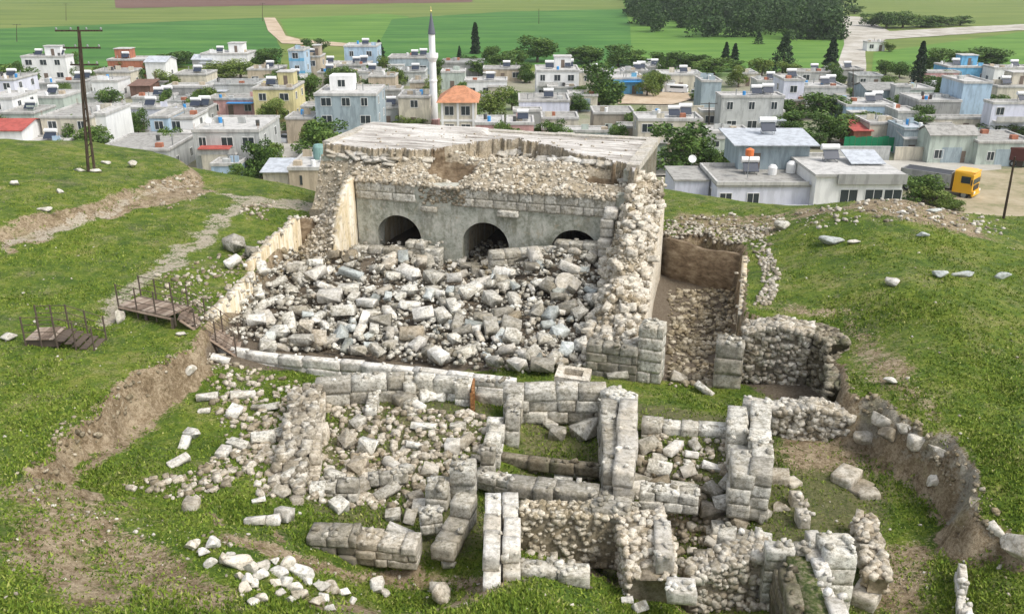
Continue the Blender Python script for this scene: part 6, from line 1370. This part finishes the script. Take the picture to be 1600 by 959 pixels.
BV = [broad_variant() for _ in range(6)] + [broad_variant('leafy') for _ in range(2)]; CV = dict(cypress=cone_variant(.13, .5), pine=cone_variant(.26, .8), conifer=cone_variant(.22, .7), cedar=cone_variant(.42, .75, 2000))
def tree(px, pyb, pyt, wpx, label, kind='b', name=None, group=None, z=0.0, v=None):
    g = P(px, pyb, z) if z is not None else hit(px, pyb); lo, hi = .3, 40; pyt = pyt - .12 * (pyb - pyt) * (kind == 'b'); wpx = wpx * (1.15 if kind == 'b' else 1)
    for _ in range(30):
        m_ = (lo + hi) / 2; lo, hi = (m_, hi) if proj(g.x, g.y, g.z + m_)[1] > pyt else (lo, m_)
    H = lo; Wm = wpx / proj(g.x, g.y, g.z + H / 2)[2]
    if kind == 'b': cr, tr = BV[(int(RNG.integers(6)) if v is None else v)]; bw_ = .78
    else: cr, tr = CV[kind]; bw_ = {'cypress': .26, 'pine': .5, 'conifer': .44, 'cedar': .84}[kind]
    nm = name or {'b': 'leafy_tree', 'cypress': 'cypress_tree', 'pine': 'pine_tree', 'conifer': 'conifer_tree', 'cedar': 'cedar_tree'}[kind]
    root = empty(nm, (g.x, g.y, g.z), RNG.uniform(0, 6.28), label, 'tree' if 'shrub' not in nm else 'shrub', group)
    for m_, n_ in ((cr, 'crown'), (tr, 'trunk')):
        o = bpy.data.objects.new(n_, m_); COL.objects.link(o); o.parent = root
    root.scale = (Wm / bw_, Wm / bw_, H / (.98 if kind == 'b' else 1.0)); return root
T = tree
T(743,85,36,16,'tall narrow cypress standing alone in front of the green field','cypress'); T(594,104,63,28,'dark pine right of the pale blue two-storey house','pine'); T(1133,99,66,18,'left one of two dark conifers at the field edge','conifer'); T(1147,99,68,18,'right one of two dark conifers at the field edge','conifer')
T(1296,118,58,32,'dark conifer left of the gravel road end','conifer'); T(1433,132,65,30,'tallest dark conifer in the right part of the village','conifer'); T(1222,116,56,56,'broad spreading cedar at the edge of the field','cedar'); T(718,92,72,10,'small dark conifer left of the tall cypress','conifer'); T(765,100,70,26,'dark round tree right of the tall cypress','b'); T(57,106,82,10,'slim dark conifer before the upper left white house','conifer'); T(1185,70,50,20,'small cedar at the edge of the woodland','cedar')
BT = [(30,140,104,50,'bushy tree between the left edge houses'),(112,104,84,22,'tree right of the upper left white house'),(95,118,98,36,'tree below the upper left white house'),(60,122,106,26,'small tree below the grey annex'),(105,158,127,20,'upright dark tree before the long greenish house'),(122,238,188,36,'tree at the foot of the tall pole, left'),(135,250,215,26,'dark tree directly behind the tall pole'),(44,212,188,24,'tree left of the shed with blue roof edge'),
(200,120,96,28,'tree below the brick red house'),(218,133,110,24,'tree between the patio shelter and the white hut'),(190,212,182,22,'dark tree before the wide white roofed house, left'),(217,212,174,26,'round tree before the wide white roofed house, right'),(245,122,92,30,'tree left of the cream windowed house'),(270,106,84,44,'wide tree behind the cream windowed house'),(290,100,82,40,'tree beside the grey gabled shed'),(345,121,96,50,'light green tree under the bright white long house'),(376,124,98,46,'dense tree right of the light green one'),(420,110,78,50,'large dark tree left of the blue banded house'),(400,100,84,30,'tree behind the large dark tree'),
(433,195,156,40,'tree below the yellow house'),(480,170,120,46,'dark tree left of the big blue grey house'),(462,178,154,18,'small dark tree by the sandstone hut'),(425,262,222,40,'tree right of the large light grey house'),(402,278,248,36,'tree before the small red roofed house'),(388,284,262,24,'shrubby tree behind the path'),(508,245,192,70,'large tree touching the left corner of the hall'),(450,215,190,26,'tree at the lane left of the hall'),(492,84,62,36,'flat topped tree at the end of the dirt track'),(513,108,92,24,'tree behind the small cream house'),(605,155,135,26,'tree behind the cream house left of the minaret'),(603,192,165,36,'tree before the low grey house left of the minaret'),
(628,200,180,32,'light tree just above the hall roof left'),(655,200,184,30,'light green tree left of the minaret foot'),(765,185,142,46,'tree with yellow blossom right of the orange roof'),(738,200,165,24,'tree close to the right corner of the prayer house'),(800,172,140,26,'tree between the pink houses and the lilac house'),(748,120,96,30,'tree behind the white house with heater'),(735,112,88,26,'bush behind the pale green house'),(785,106,84,36,'tree left of the large round field trees'),(808,103,80,26,'smaller tree beside the large round field tree'),(840,98,60,48,'large round tree at the edge of the green field, left of the white house'),
(828,130,108,20,'tree at the left side of the large white house'),(935,168,105,62,'large tree right of the large white house'),(905,175,148,34,'tree at the right end of the lilac house'),(950,168,140,30,'smaller tree below the large one by the sandy yard'),(925,100,70,50,'large dark tree right of the white house at the field'),(965,104,74,50,'second large dark tree at the field edge'),(900,92,76,30,'tree behind the large white house'),(993,104,80,30,'tree behind the low white grey house'),(1035,104,84,36,'dark bush in the tree row left of the two conifers'),(1060,106,84,40,'middle bush of the tree row left of the two conifers'),(1088,110,86,36,'right bush of the tree row left of the two conifers'),(1115,118,92,46,'large bush below the two conifers'),
(1012,130,112,20,'small tree at the back of the sandy yard'),(1093,158,140,22,'tree beside the grey blue tower wing'),(1150,112,96,24,'bush right of the two conifers'),(1190,120,92,30,'light tree under the broad cedar, left'),(1235,122,100,30,'light tree under the broad cedar, right'),(1065,262,196,80,'large leafy tree in front of the blue sided house'),(1100,262,225,44,'tree behind the pale blue wing of the white house'),(1125,268,236,30,'small tree behind the dish of the white house'),(1200,325,262,100,'big leafy tree growing before the white house'),(1235,208,175,46,'tree right of the orange panel wing'),(1285,185,148,60,'dark round tree in the village centre right'),(1295,225,180,60,'large tree behind the upper floor of the white house'),(1265,232,205,40,'tree left of the large tree behind the white house'),(1320,190,160,30,'tree left of the low white roofed house'),(1335,158,138,30,'tree above the low white roofed house'),
(1345,200,176,50,'yellow green tree left of the beige house'),(1383,118,96,26,'bush right of the gravel road end'),(1405,122,100,26,'bush left of the tallest conifer'),(1460,116,78,40,'round tree right of the tallest conifer'),(1455,140,120,26,'small tree in front of the tallest conifer'),(1550,102,72,60,'large pale tree at the right field edge'),(1500,106,80,50,'tree between the two large right field trees'),(1480,140,120,18,'bush near the small pinkish hut'),(1555,212,192,60,'wide bush in the right middle'),(1590,216,196,36,'bush by the garage at the right edge'),(1437,318,276,50,'dark leafy tree right of the white house'),(1462,325,298,44,'bushy tree left of the yellow lorry'),(1490,330,312,30,'low bush under the yellow lorry'),(1160,225,208,30,'bush beside the flat roofed low shed'),(1395,208,196,20,'small bush behind the beige house'),(1362,42,22,30,'first hedge tree by the gravel road'),(1385,45,22,36,'second hedge tree by the gravel road'),(1410,44,20,40,'third hedge tree by the gravel road'),(1440,43,24,40,'fourth hedge tree by the gravel road'),(1470,42,26,36,'fifth hedge tree by the gravel road'),(1500,40,26,34,'last hedge tree by the gravel road'),(1335,22,10,22,'small bush at the upper bend of the gravel road'),
(345,165,146,20,'bush behind the pink yard building'),(575,140,124,20,'bush left of the sand coloured yard'),(560,108,94,22,'bush below the pale blue two-storey house'),(875,212,196,36,'bush close behind the hall roof'),(790,212,200,40,'low bush before the pink houses')]
for i, (px, yb, yt, wp, lab) in enumerate(BT): T(px, yb, yt, wp, lab, v=(6 + i % 2) if 'light' in lab or 'yellow' in lab else None)
# one small tree by the corner of many of the houses
k = 0
for i, q in enumerate(HOUSES):
    lab = q[8]; lw = lab.split()
    if len(lw) > 11 or q[11] != 'house' or i % 5 == 4: continue
    X0, X1, Y0 = q[12]; left = i % 2 == 0; gx_ = X0 - .6 if left else X1 + .6; gp = proj(gx_, Y0 - 2.2, 0); hh = RNG.uniform(2.8, 5.2); tp = proj(gx_, Y0 - 2.2, hh)
    if gp[1] > 300: continue
    T(gp[0], gp[1], tp[1], RNG.uniform(2.6, 4.6) * gp[2], f'small tree {"left" if left else "right"} of the {lab}', v=int(RNG.integers(8))); k += 1
# woodland: one dense far mass
q_ = []; F_ = []; T_ = []; n0 = 0; cs = []; rs = []
pl = [P(a, b_, 0) for a, b_ in [(985,30),(1000,50),(1100,62),(1315,64),(1322,20),(1310,-30),(960,-30)]]
xs = [v.x for v in pl]; ys = [v.y for v in pl]; pl2 = [(v.x, v.y) for v in pl]; cnt = 0
while cnt < 520:
    x = RNG.uniform(min(xs), max(xs)); y = min(ys) + (max(ys) - min(ys)) * RNG.random() ** 1.7
    d_, _ = poly_sd(np.array([x]), np.array([y]), pl2)
    if d_[0] < 0: continue
    hgt = RNG.uniform(8, 14); k = int(RNG.integers(6, 10))
    for _ in range(k): cs.append((x + RNG.normal() * 1.8, y + RNG.normal() * 1.8, hgt * RNG.uniform(.1, .92))); rs.append(RNG.uniform(1.6, 3.2))
    cnt += 1
q, F, Tn = leaves(cs, rs, 230000, .45, .9); tag(link_mesh('woodland', mesh_np('woodland', q, F, tint=Tn * .8), leaf_mat('woodland_leaves', (.018,.04,.012), (.038,.078,.02), (.07,.12,.032))), 'dense dark green woodland beyond the village', 'woodland', kind='stuff')

# ---------------------------------------------------------------- grass on the slopes
def grass(n, region_fn, hmin, hmax, nm, label, spread=.05):
    pts = []
    while len(pts) < 1:
        sx = RNG.uniform(0, 1600, n); sy = 240 + (959 + 20 - 240) * RNG.random(n) ** .8; break
    t_ = np.full(n, 12.0); dx = (sx - 800) / FPX; dy = (479.5 - sy) / FPX; dY = CP + dy * SP; dZ = -SP + dy * CP; done = np.zeros(n, bool); X_ = np.zeros(n); Y_ = np.zeros(n)
    for k in range(700):
        x = dx * t_; y = dY * t_; z = CAMH + dZ * t_; g = gza(x, y); h_ = (z <= g) & ~done; X_[h_] = x[h_]; Y_[h_] = y[h_]; done |= h_; t_ = np.where(done, t_, t_ + .12)
    return X_[done], Y_[done]
gxs, gys = grass(150000, None, 0, 0, '', '')
gzz = gza(gxs, gys); ok = (gzz > 9) & (gys < 78)
from bisect import bisect
def samp(A, x, y):
    i = np.clip(np.searchsorted(gx, x) - 1, 0, len(gx) - 2); j = np.clip(np.searchsorted(gy, y) - 1, 0, len(gy) - 2); return A[j, i]
bare = np.maximum.reduce([samp(cols['soil'], gxs, gys), samp(cols['path'], gxs, gys), samp(cols['hall'], gxs, gys), .45 * samp(cols['wet'], gxs, gys)])
lush = vnoise(gxs * .55, gys * .55, 7); ok &= (RNG.random(len(gxs)) > bare * 1.05) & (RNG.random(len(gxs)) < .25 + lush * .9)
x = gxs[ok]; y = gys[ok]; z = gzz[ok]; n = len(x); lu = lush[ok]
B = 3; V = np.zeros((n, B, 3, 3)); tint = np.zeros((n, B, 3))
for b_ in range(B):
    a = RNG.uniform(0, 6.283, n); hh = RNG.uniform(.03, .09, n) * (.6 + lu); ww = RNG.uniform(.02, .05, n); ox = RNG.normal(size=n) * .05; oy = RNG.normal(size=n) * .05; lx = RNG.normal(size=n) * .05; ly = RNG.normal(size=n) * .05
    V[:, b_, 0] = np.stack([x + ox - np.cos(a) * ww, y + oy - np.sin(a) * ww, z - .02], 1); V[:, b_, 1] = np.stack([x + ox + np.cos(a) * ww, y + oy + np.sin(a) * ww, z - .02], 1); V[:, b_, 2] = np.stack([x + ox + lx, y + oy + ly, z + hh], 1); tint[:, b_] = np.clip(RNG.normal(.5, .2, n) + .25 * (vnoise(x * .8, y * .8, 3) - .5), 0, 1)[:, None]
t = NT('grass_blades'); t.base(t.ramp(t.attr('tint'), [(.1, (.05,.10,.011)), (.45, (.13,.20,.02)), (.75, (.23,.29,.04)), (1, (.40,.39,.14))])); t.b.inputs['Roughness'].default_value = .8
me = mesh_np('grass', V.reshape(-1, 3), np.arange(n * B * 3).reshape(-1, 3), tint=tint.reshape(-1)); tag(link_mesh('grass', me, t.m), 'short green grass covering the slopes and the pit floor', 'grass', kind='stuff')

# ---------------------------------------------------------------- thin haze over the whole plain
mb = MB(); mb.box(-2700, 2700, -420, 6600, -1.4, 60.0); hz = mb.build('haze', None); tag(hz, kind='stuff')
hm = bpy.data.materials.new('haze_air'); hm.use_nodes = True; hm.node_tree.nodes.clear(); ho_ = hm.node_tree.nodes.new('ShaderNodeOutputMaterial'); pv = hm.node_tree.nodes.new('ShaderNodeVolumePrincipled')
pv.inputs['Color'].default_value = (.93, .96, 1.0, 1); pv.inputs['Density'].default_value = .00013; pv.inputs['Anisotropy'].default_value = .2; hm.node_tree.links.new(pv.outputs[0], ho_.inputs['Volume']); hz.data.materials.append(hm)
